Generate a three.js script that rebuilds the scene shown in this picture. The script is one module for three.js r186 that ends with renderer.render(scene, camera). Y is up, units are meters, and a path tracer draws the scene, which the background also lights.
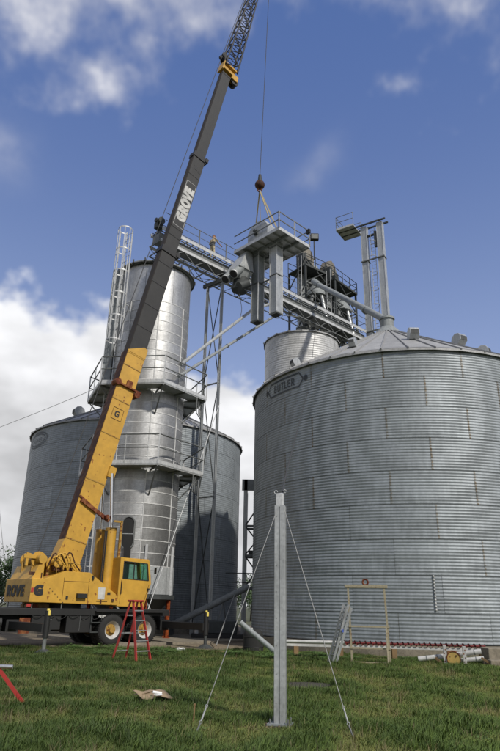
import * as THREE from 'three';
import { mergeGeometries } from 'three/addons/utils/BufferGeometryUtils.js';
import { RoundedBoxGeometry } from 'three/addons/geometries/RoundedBoxGeometry.js';
import { MarchingCubes } from 'three/addons/objects/MarchingCubes.js';
import { FontLoader } from 'three/addons/loaders/FontLoader.js';
import { TextGeometry } from 'three/addons/geometries/TextGeometry.js';
import { createNoise3D } from 'simplex-noise';

// ------------------------------------------------------------------ camera, sky, sun, exposure
const scene = new THREE.Scene();
const camera = new THREE.PerspectiveCamera(63.65, 682 / 1024, 0.1, 4000);
camera.rotation.order = 'YXZ';
camera.position.set(0, 1.6, 0);
camera.rotation.set(THREE.MathUtils.degToRad(20.9), 0, THREE.MathUtils.degToRad(1.1));
scene.add(camera);

const renderer = new THREE.WebGLRenderer({ antialias: true });
renderer.setSize(682, 1024);
renderer.toneMapping = THREE.LinearToneMapping;
renderer.toneMappingExposure = 1.1;
renderer.shadowMap.enabled = true;

function rng(seed) { let a = seed >>> 0; return () => { a = (a + 0x6D2B79F5) | 0; let t = Math.imul(a ^ (a >>> 15), 1 | a); t = (t + Math.imul(t ^ (t >>> 7), 61 | t)) ^ t; return ((t ^ (t >>> 14)) >>> 0) / 4294967296; }; }
const sunDir = new THREE.Vector3(0.47, 0.65, 0.58).normalize();
const sun = new THREE.DirectionalLight(new THREE.Color(1.0, 0.95, 0.87), 3.4);
sun.position.copy(sunDir).multiplyScalar(120).add(new THREE.Vector3(0, 0, -28));
sun.target.position.set(0, 0, -28); scene.add(sun.target);
sun.castShadow = true; sun.shadow.radius = 5; sun.shadow.mapSize.set(2048, 2048);
Object.assign(sun.shadow.camera, { left: -45, right: 45, top: 60, bottom: -45, near: 1, far: 260 });
scene.add(sun);

const sm = (a, b, x) => { const t = Math.min(1, Math.max(0, (x - a) / (b - a))); return t * t * (3 - 2 * t); };
const mix = (a, b, t) => a + (b - a) * t;
{ // the sky: clear blue with cloud banks low down and thin cloud high up
  const W = 2048, H = 1024, data = new Float32Array(W * H * 4), n3 = createNoise3D(rng(11)), n3b = createNoise3D(rng(29));
  const fbm = (n, x, y, z, o) => { let s = 0, a = 0.5, f = 1; for (let i = 0; i < o; i++) { s += a * n(x * f, y * f, z * f); a *= 0.52; f *= 2.07; } return s; };
  for (let j = 0; j < H; j++) {
    const v = (j + 0.5) / H, el = (v - 0.5) * Math.PI, y = Math.sin(el), c = Math.cos(el), eld = el * 180 / Math.PI;
    for (let i = 0; i < W; i++) {
      const a = ((i + 0.5) / W - 0.5) * 2 * Math.PI, x = c * Math.cos(a), z = c * Math.sin(a), k = (j * W + i) * 4;
      const az = Math.atan2(x, -z) * 180 / Math.PI;              // 0 straight ahead, + to the right
      let r, g, b;
      if (eld < -1) { r = 0.12; g = 0.13; b = 0.1; } else {
        const t = Math.max(0, y), hz = Math.exp(-t * t * 4.8);
        r = mix(0.066, 0.40, hz); g = mix(0.128, 0.50, hz); b = mix(0.335, 0.74, hz);
        // low cumulus bank, higher on the left of the view than on the right
        const d1 = fbm(n3, x * 2.6, y * 4.2, z * 2.6, 6), d1b = fbm(n3b, x * 9, y * 12, z * 9, 5);
        const top = 20.6 + 6.0 * sm(-7, -14, az) + 2.2 * d1 + 2.4 * d1b;
        const bank = sm(-0.4, 1.9, top - eld);
        const body = fbm(n3b, x * 3.2 + 7, y * 9, z * 3.2, 5), puff = fbm(n3, x * 8, y * 16 + 3, z * 8, 4);
        const lit = sm(4, 13, top - eld + body * 6);               // tops are white, bases grey
        const cl = mix(0.84, 0.60, lit) + body * 0.17 + puff * 0.13, cr = cl, cg = cl * 1.005, cb = cl * 1.03;
        // high thin cloud deck, from about 45 degrees upwards
        const w = fbm(n3, x * 2.4 + 3, y * 3.0 + 5, z * 2.4, 6), wf = fbm(n3b, x * 7 + 1, y * 9, z * 7, 5);
        const edge = 48.6 + 5.5 * Math.exp(-(((az - 3) / 11) ** 2)) + 1.6 * sm(4, 18, az) - w * 7 - wf * 6;
        const wisps = 0.15 * Math.exp(-(((az - 6.5) / 3.6) ** 2) - ((eld - 39 - (az - 6.5) * 0.6) / 1.7) ** 2) + 0.22 * Math.exp(-(((az + 27.5) / 3) ** 2) - ((eld - 37.5) / 2.2) ** 2);
        const hi = Math.min(0.88, Math.max(sm(-4, 8, eld - edge) * (0.66 + w * 0.4 + wf * 0.5), wisps * Math.max(0, 0.55 + wf * 2.2 + w * 0.8) * 0.7));
        const hc = 0.60 + w * 0.14 + wf * 0.1;
        r = mix(r, hc, hi); g = mix(g, hc * 1.005, hi); b = mix(b, hc * 1.07, hi);
        r = mix(r, cr, bank); g = mix(g, cg, bank); b = mix(b, cb, bank);
      }
      data[k] = r; data[k + 1] = g; data[k + 2] = b; data[k + 3] = 1;
    }
  }
  const tex = new THREE.DataTexture(data, W, H, THREE.RGBAFormat, THREE.FloatType);
  tex.mapping = THREE.EquirectangularReflectionMapping; tex.magFilter = tex.minFilter = THREE.LinearFilter; tex.wrapS = THREE.RepeatWrapping; tex.needsUpdate = true;
  scene.background = tex; scene.environment = tex;
}

// ------------------------------------------------------------------ helpers
const V = (x, y, z) => new THREE.Vector3(x, y, z);
const R0 = rng(5);
const names = new Map();
function numbered(n) { const k = names.get(n) ?? 0; names.set(n, k + 1); return k ? `${n}_${String(k).padStart(3, '0')}` : n; }
function boxUV(g) {                                              // uv in metres from the side that a face points to
  if (g.index) g = g.toNonIndexed();
  const p = g.attributes.position, uv = new Float32Array(p.count * 2), a = V(), b = V(), c = V(), n = V();
  for (let i = 0; i < p.count; i += 3) {
    a.fromBufferAttribute(p, i); b.fromBufferAttribute(p, i + 1); c.fromBufferAttribute(p, i + 2);
    n.crossVectors(b.clone().sub(a), c.clone().sub(a));
    const ax = Math.abs(n.x), ay = Math.abs(n.y), az = Math.abs(n.z);
    [a, b, c].forEach((q, k) => { const s = ax > ay && ax > az ? [q.z, q.y] : ay > az ? [q.x, q.z] : [q.x, q.y]; uv[(i + k) * 2] = s[0]; uv[(i + k) * 2 + 1] = s[1]; });
  }
  g.setAttribute('uv', new THREE.BufferAttribute(uv, 2));
  return g;
}
function join(list) {
  return mergeGeometries(list.flat(9).map((g) => { const h = g.index ? g.toNonIndexed() : g; for (const k of Object.keys(h.attributes)) if (!['position', 'normal', 'uv'].includes(k)) h.deleteAttribute(k); if (!h.attributes.normal) h.computeVertexNormals(); return boxUV(h); }));
}
function mesh(geo, mat, name, parent) {
  const m = new THREE.Mesh(geo, mat); m.name = parent === scene ? numbered(name) : name; m.castShadow = m.receiveShadow = true; parent.add(m); return m;
}
const part = (name, geos, mat, parent) => mesh(Array.isArray(geos) ? join(geos) : join([geos]), mat, name, parent);
function thing(name, label, category, pos = [0, 0, 0], turn = 0, group) {
  const o = new THREE.Group(); o.name = numbered(name); o.position.set(...pos); o.rotation.y = turn; scene.add(o);
  o.userData = { label, category }; if (group) o.userData.group = group; return o;
}
function single(name, geos, mat, label, category, group) { const m = part(name, geos, mat, scene); m.userData = { label, category }; if (group) m.userData.group = group; return m; }
function struct(name, geo, mat) { const m = mesh(geo, mat, name, scene); m.userData = { kind: 'structure' }; return m; }
const box = (w, h, d, x = 0, y = 0, z = 0, ry = 0) => { const g = new THREE.BoxGeometry(w, h, d); if (ry) g.rotateY(ry); return g.translate(x, y, z); };
const rbox = (w, h, d, x = 0, y = 0, z = 0, r = 0.02) => new RoundedBoxGeometry(w, h, d, 1, r).translate(x, y, z);
function aim(g, p, q, side) {                                     // g runs along +y from 0 to its length
  const d = q.clone().sub(p).normalize(), m = new THREE.Matrix4();
  let x = side ? side.clone() : Math.abs(d.y) > 0.95 ? V(1, 0, 0) : V(0, 1, 0);
  x.addScaledVector(d, -x.dot(d)).normalize();
  m.makeBasis(x, d, V().crossVectors(x, d)); m.setPosition(p); return g.applyMatrix4(m);
}
function bar(p, q, w = 0.05, h = w, side) { const L = p.distanceTo(q); return aim(new THREE.BoxGeometry(w, L, h).translate(0, L / 2, 0), p, q, side); }
function rod(p, q, r = 0.02, s = 8, r2 = r) { const L = p.distanceTo(q); return aim(new THREE.CylinderGeometry(r2, r, L, s).translate(0, L / 2, 0), p, q); }
function angle(p, q, w = 0.08, t = 0.012, side) { const L = p.distanceTo(q); return [aim(new THREE.BoxGeometry(w, L, t).translate(w / 2, L / 2, 0), p, q, side), aim(new THREE.BoxGeometry(t, L, w).translate(0, L / 2, w / 2 + t), p, q, side)]; }
function channel(p, q, w = 0.2, f = 0.08, t = 0.012, side) { const L = p.distanceTo(q), B = (a, b, x, z) => aim(new THREE.BoxGeometry(a, L, b).translate(x, L / 2, z), p, q, side); return [B(w, t, 0, 0), B(t, f, w / 2 - t / 2, f / 2 + t / 2), B(t, f, -w / 2 + t / 2, f / 2 + t / 2)]; }
const tubeOf = (pts, r, n = 24, s = 6) => new THREE.TubeGeometry(new THREE.CatmullRomCurve3(pts), n, r, s, false);
function sagCable(p, q, sag, r, n = 20) { const pts = []; for (let i = 0; i <= n; i++) { const t = i / n; const v = p.clone().lerp(q, t); v.y -= sag * 4 * t * (1 - t); pts.push(v); } return new THREE.TubeGeometry(new THREE.CatmullRomCurve3(pts), n, r, 5, false); }
function extrude(pts, d, bevel = 0) { const s = new THREE.Shape(pts.map(([x, y]) => new THREE.Vector2(x, y))); return new THREE.ExtrudeGeometry(s, { depth: d, bevelEnabled: bevel > 0, bevelSize: bevel, bevelThickness: bevel, bevelSegments: 1 }); }

// ------------------------------------------------------------------ textures and materials
const T = 128, lat = (() => { const r = rng(77), a = new Float32Array(T * T); for (let i = 0; i < a.length; i++) a[i] = r(); return a; })();
function vn(x, y, per) { const xi = Math.floor(x), yi = Math.floor(y), fx = x - xi, fy = y - yi, w = (n) => ((n % per) + per) % per, s = (t) => t * t * (3 - 2 * t), at = (i, j) => lat[(w(j) % T) * T + (w(i) % T)]; const u = s(fx), v = s(fy); return mix(mix(at(xi, yi), at(xi + 1, yi), u), mix(at(xi, yi + 1), at(xi + 1, yi + 1), u), v); }
function pf(u, v, f, o = 4, sx = 1, sy = 1) { let s = 0, a = 0.5, t = 0; for (let i = 0; i < o; i++) { s += a * vn(u * f * sx + i * 17, v * f * sy + i * 31, f * Math.max(sx, sy)); t += a; a *= 0.55; f *= 2; } return s / t; }
function tex(n, metres, fn, srgb = true) {
  const d = new Uint8Array(n * n * 4);
  for (let j = 0; j < n; j++) for (let i = 0; i < n; i++) { const c = fn(i / n, j / n), k = (j * n + i) * 4; for (let q = 0; q < 3; q++) d[k + q] = Math.max(0, Math.min(255, Array.isArray(c) ? c[q] : c)); d[k + 3] = 255; }
  const t = new THREE.DataTexture(d, n, n); t.wrapS = t.wrapT = THREE.RepeatWrapping; t.magFilter = THREE.LinearFilter; t.minFilter = THREE.LinearMipmapLinearFilter; t.generateMipmaps = true;
  t.repeat.set(1 / metres, 1 / metres); t.anisotropy = 8; if (srgb) t.colorSpace = THREE.SRGBColorSpace; t.needsUpdate = true; return t;
}
const grimeTex = tex(512, 3, (u, v) => { const a = pf(u, v, 4, 5), b = pf(u, v, 24, 3), s = pf(u, v, 16, 3, 2, 0.25); const k = 205 + (a - 0.5) * 60 + (b - 0.5) * 34 + (s - 0.5) * 30; return [k, k * 0.995, k * 0.985]; });
const galvTex = tex(512, 2, (u, v) => { const a = pf(u, v, 6, 4), b = pf(u, v, 64, 2), s = pf(u, v, 8, 3, 4, 0.5); const k = 212 + (a - 0.5) * 40 + (b - 0.5) * 36 + (s - 0.5) * 34; return [k, k, k]; });
const roughTex = tex(256, 2, (u, v) => { const k = 175 + (pf(u, v, 6, 4) - 0.5) * 130 + (pf(u, v, 40, 2) - 0.5) * 50; return [k, k, k]; }, false);
const paintTex = tex(512, 3, (u, v) => { const a = pf(u, v, 4, 5), b = pf(u, v, 20, 4), c = pf(u + 0.4, v + 0.2, 14, 5); const chip = 0.8 * sm(0.735, 0.775, c), k = 222 + (a - 0.5) * 44 + (b - 0.5) * 26; return [mix(k, 110, chip * 0.75), mix(k, 78, chip * 0.8), mix(k, 60, chip * 0.6)]; });
const rustTex = tex(256, 1.2, (u, v) => { const a = pf(u, v, 6, 5), b = pf(u, v, 30, 3); const k = sm(0.38, 0.62, a) ; return [mix(150, 215, k) + (b - 0.5) * 70, mix(92, 185, k) + (b - 0.5) * 60, mix(48, 150, k) + (b - 0.5) * 50]; });
const concTex = tex(512, 3, (u, v) => { const a = pf(u, v, 5, 5), b = pf(u, v, 60, 2), k = 205 + (a - 0.5) * 80 + (b - 0.5) * 46; return [k, k * 0.965, k * 0.9]; });
const gravelTex = tex(512, 2.5, (u, v) => { const a = pf(u, v, 4, 4), b = pf(u, v, 90, 2), k = 190 + (a - 0.5) * 90 + (b - 0.5) * 110; return [k, k * 0.94, k * 0.84]; });
const soilTex = tex(1024, 9, (u, v) => { const a = pf(u, v, 5, 5), b = pf(u, v, 60, 3), dry = sm(0.5, 0.72, pf(u + 0.3, v, 7, 4)); const k = 0.8 + (b - 0.5) * 0.9 + (a - 0.5) * 0.4; return [mix(78, 112, dry) * k, mix(86, 102, dry) * k, mix(52, 70, dry) * k]; });
const beigeTex = tex(256, 1.0, (u, v) => { const a = sm(0.60, 0.72, pf(u, v, 7, 5)), b = pf(u, v, 30, 3), k = 215 + (b - 0.5) * 50; return [mix(k, 150, a), mix(k, 100, a), mix(k * 0.97, 62, a)]; });
const lin = (r, g, b) => new THREE.Color().setRGB(r, g, b);
const mat = (c, rough, metal = 0, o = {}) => new THREE.MeshStandardMaterial({ color: c, roughness: rough, metalness: metal, ...o });
const M = {
  galv: mat(lin(0.56, 0.58, 0.58), 0.55, 0.2, { map: galvTex, roughnessMap: roughTex }),
  galvDull: mat(lin(0.36, 0.385, 0.385), 0.7, 0.18, { map: galvTex }),
  galvNew: mat(lin(0.74, 0.75, 0.745), 0.5, 0.2, { map: galvTex }),
  steelDark: mat(lin(0.09, 0.10, 0.10), 0.7, 0.3, { map: grimeTex }),
  steelMid: mat(lin(0.25, 0.265, 0.265), 0.65, 0.2, { map: grimeTex }),
  edge: mat(lin(0.11, 0.115, 0.115), 0.75, 0.2, { map: grimeTex }),
  yellow: mat(lin(0.66, 0.37, 0.045), 0.5, 0, { map: paintTex }),
  yellowOld: mat(lin(0.46, 0.27, 0.05), 0.65, 0, { map: beigeTex }),
  boomGrey: mat(lin(0.030, 0.029, 0.026), 0.55, 0.1, { map: grimeTex }),
  boomGrey2: mat(lin(0.028, 0.028, 0.026), 0.55, 0.1, { map: grimeTex }),
  black: mat(lin(0.015, 0.015, 0.015), 0.6, 0, { map: grimeTex }),
  rubber: mat(lin(0.030, 0.030, 0.029), 0.88, 0, { map: grimeTex }),
  white: mat(lin(0.74, 0.74, 0.72), 0.6, 0, { map: grimeTex }),
  ink: mat(lin(0.012, 0.012, 0.012), 0.6),
  chrome: mat(lin(0.72, 0.72, 0.72), 0.22, 1),
  rust: mat(lin(0.30, 0.15, 0.07), 0.85, 0, { map: rustTex }),
  boomEdge: mat(lin(0.048, 0.036, 0.028), 0.8, 0, { map: grimeTex }),
  rustPlate: mat(lin(0.105, 0.058, 0.032), 0.8, 0, { map: rustTex }),
  orange: mat(lin(0.50, 0.17, 0.035), 0.75, 0, { map: rustTex }),
  red: mat(lin(0.46, 0.035, 0.028), 0.5, 0, { map: paintTex }),
  redDull: mat(lin(0.22, 0.022, 0.02), 0.65, 0, { map: grimeTex }),
  rope: mat(lin(0.055, 0.055, 0.055), 0.7, 0.3),
  wire: mat(lin(0.30, 0.30, 0.29), 0.6, 0.4),
  sling: mat(lin(0.36, 0.30, 0.17), 0.9),
  alu: mat(lin(0.66, 0.67, 0.68), 0.42, 0.8, { map: galvTex }),
  concrete: mat(lin(0.34, 0.32, 0.28), 0.95, 0, { map: concTex, bumpMap: concTex, bumpScale: 0.004 }),
  gravel: mat(lin(0.33, 0.30, 0.25), 1, 0, { map: gravelTex, bumpMap: gravelTex, bumpScale: 0.02 }),
  soil: mat(lin(1, 1, 1), 1, 0, { map: soilTex, bumpMap: soilTex, bumpScale: 0.03 }),
  mud: mat(lin(0.065, 0.062, 0.05), 0.95, 0, { map: concTex, bumpMap: concTex, bumpScale: 0.01 }),
  beige: mat(lin(0.40, 0.35, 0.25), 0.75, 0, { map: beigeTex }),
  tan: mat(lin(0.34, 0.31, 0.26), 0.75, 0.15, { map: grimeTex }),
  card: mat(lin(0.46, 0.34, 0.21), 0.9, 0, { map: grimeTex }),
  paper: mat(lin(0.70, 0.70, 0.68), 0.8),
  wood: mat(lin(0.30, 0.19, 0.09), 0.9, 0, { map: grimeTex }),
  glass: new THREE.MeshPhysicalMaterial({ color: lin(0.55, 0.80, 0.70), roughness: 0.05, transmission: 1, thickness: 0, ior: 1.5 }),
  bulb: mat(lin(0.7, 0.55, 0.12), 0.4),
};

// ------------------------------------------------------------------ ground
{
  const g = new THREE.PlaneGeometry(1200, 1200, 150, 150).rotateX(-Math.PI / 2), p = g.attributes.position;
  for (let i = 0; i < p.count; i++) { const x = p.getX(i), z = p.getZ(i), d = Math.hypot(x, z + 30); p.setY(i, d > 70 ? (Math.sin(x * 0.011) * Math.cos(z * 0.009)) * Math.min(1.2, (d - 70) * 0.01) - 0.2 : 0); }
  g.computeVertexNormals(); struct('ground', boxUV(g), M.soil);
}
const yardShape = [[-60, -25.9], [-14, -25.6], [-7.5, -24.9], [-4.6, -25.3], [-2.4, -25.2], [-1.1, -25.1], [0.1, -25.8], [0.6, -28], [0.4, -34], [3, -60], [-60, -60]];
{
  const s = new THREE.Shape(yardShape.map(([x, z]) => new THREE.Vector2(x, -z)));
  struct('gravel_yard', boxUV(new THREE.ShapeGeometry(s).rotateX(-Math.PI / 2).translate(0, 0.006, 0)), M.gravel);
  const sl = box(7.6, 0.1, 8, 0, 0, 0); sl.rotateY(0.72).translate(-4.9, 0.05, -32.4);
  struct('concrete_slab', boxUV(sl), M.concrete);
}
function inYard(x, z) { let c = false; for (let i = 0, j = yardShape.length - 1; i < yardShape.length; j = i++) { const [xi, zi] = yardShape[i], [xj, zj] = yardShape[j]; if ((zi > z) !== (zj > z) && x < (xj - xi) * (z - zi) / (zj - zi) + xi) c = !c; } return c; }
{ // bare muddy patch in the lawn
  const pts = [], r = rng(3); for (let i = 0; i < 36; i++) { const a = i / 36 * Math.PI * 2, k = 0.85 + 0.3 * r(); pts.push(new THREE.Vector2(1.42 + Math.cos(a) * 0.62 * k, 14.75 + Math.sin(a) * 0.75 * k)); }
  struct('bare_patch', boxUV(new THREE.ShapeGeometry(new THREE.Shape(pts)).rotateX(-Math.PI / 2).translate(0, 0.012, 0)), M.mud);
}

{ // dug soil round the foot of the post
  const r = rng(33), pts = []; for (let i = 0; i < 40; i++) { const a = i / 40 * Math.PI * 2, k = 0.8 + 0.4 * r(); pts.push(new THREE.Vector2(0.45 + Math.cos(a) * 0.5 * k, 9.85 + Math.sin(a) * 0.4 * k)); }
  struct('dug_soil', boxUV(new THREE.ShapeGeometry(new THREE.Shape(pts)).rotateX(-Math.PI / 2).translate(0, 0.01, 0)), mat(lin(0.13, 0.095, 0.06), 1, 0, { map: gravelTex, bumpMap: gravelTex, bumpScale: 0.02 }));
  const clod = new THREE.IcosahedronGeometry(0.022, 0), list = 260, im = new THREE.InstancedMesh(clod, mat(lin(0.12, 0.09, 0.058), 1), list), m4 = new THREE.Matrix4(), q = new THREE.Quaternion();
  for (let i = 0; i < list; i++) { const a = r() * 6.283, d = Math.sqrt(r()) * 0.5; q.setFromEuler(new THREE.Euler(r() * 6, r() * 6, r() * 6)); const s = 0.4 + 1.1 * r() * r(); m4.compose(V(0.45 + Math.cos(a) * d, 0.015, -9.85 + Math.sin(a) * d * 0.8), q, V(s, s * 0.7, s)); im.setMatrixAt(i, m4); }
  im.name = 'soil_clods'; im.userData = { kind: 'stuff', label: 'loose brown clods of soil round the post foot', category: 'soil' }; im.castShadow = im.receiveShadow = true; scene.add(im);
}

// ------------------------------------------------------------------ round steel bins
const texPanel = (seed, rust) => tex(512, 1, (u, v) => {
  const a = pf(u + seed, v, 4, 4), b = pf(u, v + seed, 40, 2), s = pf(u + seed * 0.7, v, 24, 3, 1, 0.12); let k = 206 + (a - 0.5) * 36 + (b - 0.5) * 22 + (s - 0.5) * 40;
  let c = [k * 0.985, k, k * 0.995];
  const wob = (pf(0.3, v + seed, 12, 3) - 0.5) * 0.010, q = Math.max(sm(0.0125, 0.003, Math.abs(u - 0.009 - wob)), 0.7 * sm(0.010, 0.0, 1 - u));
  const dots = sm(0.40, 0.62, pf(0.1, v + seed * 0.37, 26, 3)), f = Math.min(0.9, rust * q * (0.12 + 0.55 * dots));
  const bu = (u * 30) % 1, bv = (v * 20) % 1, bolt = (((v > 0.016 && v < 0.028) || (v > 0.975 && v < 0.987)) && bu < 0.10) || (((u > 0.005 && u < 0.010)) && bv < 0.14); if (bolt) c = c.map((q2) => q2 * 0.62);
  c = [mix(c[0], 128, f), mix(c[1], 96, f), mix(c[2], 55, f)]; return c;
});
const panelMats = [];
for (let i = 0; i < 3; i++) for (const [ri, rust] of [[0, 0.0], [1, 0.8], [2, 1.25]]) { const t = texPanel(i * 0.31 + ri * 0.17, rust), k = [1, 0.95, 1.05][i]; panelMats.push(mat(lin(0.385 * k, 0.41 * k, 0.435 * k), 0.55, 0.25, { map: t })); }
function panelGeo(R, arc, h, corr, per, segs, lap, seed = 0) {              // one corrugated sheet, its axis on the bin's axis
  const rows = corr * per, pos = [], uv = [], idx = [];
  for (let j = 0; j <= rows; j++) for (let i = 0; i <= segs; i++) {
    const t = i / segs, a = t * arc, y = j / rows, r = R + 0.0080 * Math.sin(y * corr * 2 * Math.PI) + (1 - t) * lap + 0.011 * (pf(t * 0.5 + seed, y * 0.5 + seed, 5, 3) - 0.5);
    pos.push(Math.cos(a) * r, y * h, -Math.sin(a) * r); uv.push(t, y);
  }
  for (let j = 0; j < rows; j++) for (let i = 0; i < segs; i++) { const a = j * (segs + 1) + i, b = a + 1, c = a + segs + 1, d = c + 1; idx.push(a, b, c, b, d, c); }
  const g = new THREE.BufferGeometry(); g.setAttribute('position', new THREE.Float32BufferAttribute(pos, 3)); g.setAttribute('uv', new THREE.Float32BufferAttribute(uv, 2)); g.setIndex(idx); g.computeVertexNormals(); return g;
}
const roofMats = [mat(lin(0.46, 0.46, 0.45), 0.6, 0.15, { map: galvTex }), mat(lin(0.42, 0.42, 0.415), 0.62, 0.15, { map: galvTex }), mat(lin(0.50, 0.50, 0.49), 0.58, 0.15, { map: galvTex })];
function roofGeos(R, rise, n) {
  const arc = Math.PI * 2 / n, ro = R + 0.14, ri = 0.55, y = (r) => rise * (1 - r / R), P = (r, a, d = 0) => V(Math.cos(a) * r, y(r) + d, -Math.sin(a) * r);
  const quad = (a, b, c, d) => { const g = new THREE.BufferGeometry(); const q = [a, b, c, a, c, d]; g.setAttribute('position', new THREE.Float32BufferAttribute(q.flatMap((p) => [p.x, p.y, p.z]), 3)); g.computeVertexNormals(); return g; };
  const sheet = join([quad(P(ro, 0), P(ro, arc), P(ri, arc), P(ri, 0)), quad(P(ro, 0, -0.09), P(ro, arc, -0.09), P(ro, arc), P(ro, 0))]);
  const rib = join([bar(P(ro + 0.03, 0, 0.02), P(ri, 0, 0.02), 0.075, 0.05)]);
  return [sheet, rib];
}
function buildBin({ name, label, x, z, R, base, top, ring, nr, sheets, corr, per, segs, apex, roofN, phase, seed, mats, roofMatList, group }) {
  const o = thing(name, label, 'grain bin', [x, 0, z], 0, group), r = rng(seed), arc = Math.PI * 2 / sheets;
  const toCam = Math.atan2(z, -x);                                // panel angle (geometry turns with -z) that faces the camera
  part('foundation', new THREE.CylinderGeometry(R + 0.14, R + 0.16, base - 0.01, 72).translate(0, (base - 0.01) / 2, 0), M.concrete, o);
  part('shell', new THREE.CylinderGeometry(R - 0.035, R - 0.035, top - base, 96, 1, true).translate(0, (top + base) / 2, 0), M.edge, o);
  const geos = new Map();
  for (let k = 0; k < nr; k++) {
    const y1 = top - k * ring, y0 = Math.max(base + 0.02, y1 - ring), h = y1 - y0 - 0.012, cc = Math.max(1, Math.round(corr * (h / ring)));
    const key = h.toFixed(3); if (!geos.has(key)) geos.set(key, [0.13, 0.41, 0.77].map((sd) => panelGeo(R, arc - 0.0012, h, cc, per, segs, 0.004, sd)));
    for (let i = 0; i < sheets; i++) {
      const a = phase + (i + (k % 2 ? 0.5 : 0)) * arc, facing = Math.cos(a + arc / 2 - toCam);
      if (facing < -0.35) continue;
      const m = mesh(geos.get(key)[Math.floor(r() * 3)], mats[Math.floor(r() * 3) * 3 + (k < 5 ? (r() < 0.5 ? 2 : 1) : (r() < 0.55 ? 0 : 1))] , 'wall_sheet', o);
      m.position.y = y0 + 0.005; m.rotation.y = a;
    }
  }
  const [sheet, rib] = roofGeos(R, apex - top, roofN);
  for (let i = 0; i < roofN; i++) { const a = i * Math.PI * 2 / roofN + phase; const s = mesh(sheet, roofMatList[Math.floor(r() * roofMatList.length)], 'roof_sheet', o); s.position.y = top; s.rotation.y = a; const q = mesh(rib, roofMatList[1], 'rib', s); q.castShadow = true; }
  part('eave_ring', [new THREE.TorusGeometry(R + 0.03, 0.035, 6, 90).rotateX(Math.PI / 2).translate(0, top - 0.05, 0)], M.edge, o);
  const cap = part('roof_cap', [new THREE.CylinderGeometry(0.42, 0.85, 0.5, 20).translate(0, apex - 0.2, 0), new THREE.CylinderGeometry(0.36, 0.36, 0.6, 18).translate(0, apex + 0.3, 0), new THREE.CylinderGeometry(0.44, 0.44, 0.1, 18).translate(0, apex + 0.6, 0)], M.galvDull, o);
  return o;
}
function roofVent(bin, rad, theta, R, top, apex, s = 1) {          // gooseneck vent, its mouth facing down the slope
  const y = top + (apex - top) * (1 - rad / R), g = new THREE.Group();
  const prof = [[-0.30, -0.25], [0.22, -0.25], [0.52, 0.05], [0.52, 0.30], [0.36, 0.52], [0.05, 0.60], [-0.24, 0.42], [-0.34, 0.1]];
  const geo = join([extrude(prof, 0.62, 0.015).translate(0, 0, -0.31)]); geo.scale(s, s, s); geo.rotateY(-theta); geo.translate(Math.cos(theta) * rad, y + 0.14, Math.sin(theta) * rad);
  const v = mesh(geo, M.galv, 'roof_vent', bin);
  const mouth = join([box(0.05, 0.30, 0.54, 0.53, 0.18, 0)]); mouth.scale(s, s, s); mouth.rotateY(-theta); mouth.translate(Math.cos(theta) * rad, y + 0.14, Math.sin(theta) * rad);
  mesh(mouth, M.edge, 'vent_mouth', v);
}
const D2 = Math.PI / 180;
const bigBin = buildBin({ name: 'grain_bin', label: 'large weathered corrugated bin with rust stained seams, nearest the steel post', x: 7.6, z: -30.47, R: 7.3, base: 0.45, top: 11.88, ring: 1.3, nr: 9, sheets: 14, corr: 11, per: 6, segs: 6, apex: 16.15, roofN: 42, phase: -132.2 * D2, seed: 31, mats: panelMats, roofMatList: roofMats });
for (const [th, r] of [[90, 4.7], [63, 4.9], [38, 4.9], [121, 5.5], [150, 6.2]]) roofVent(bigBin, r, th * D2, 7.3, 11.88, 16.15, th > 100 ? 0.5 : 0.68);
const rearBin = buildBin({ name: 'grain_bin', label: 'corrugated bin standing behind the shiny dryer tower and the yellow crane', x: -7.97, z: -42.97, R: 7.38, base: 0.45, top: 12.3, ring: 1.36, nr: 9, sheets: 14, corr: 11, per: 4, segs: 5, apex: 16.2, roofN: 42, phase: 0.35, seed: 47, mats: panelMats.map((m, i) => panelMats[Math.floor(i / 3) * 3]), roofMatList: roofMats });
for (const [th, r] of [[147, 4.6], [60, 4.6], [100, 4.8]]) roofVent(rearBin, r, th * D2, 7.38, 12.3, 16.2, 0.85);
const smallMats = [1, 0.95, 1.05].flatMap((k) => { const m = mat(lin(0.70 * k, 0.70 * k, 0.685 * k), 0.5, 0.2, { map: galvTex }); return [m, m, m]; });
const smallBin = buildBin({ name: 'grain_bin', label: 'narrow bright galvanized tank rising behind the roof of the big bin', x: 4.12, z: -44.8, R: 2.95, base: 0.3, top: 21.4, ring: 1.1, nr: 10, sheets: 9, corr: 6, per: 5, segs: 8, apex: 22.3, roofN: 18, phase: 0.1, seed: 8, mats: smallMats, roofMatList: roofMats });
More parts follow.
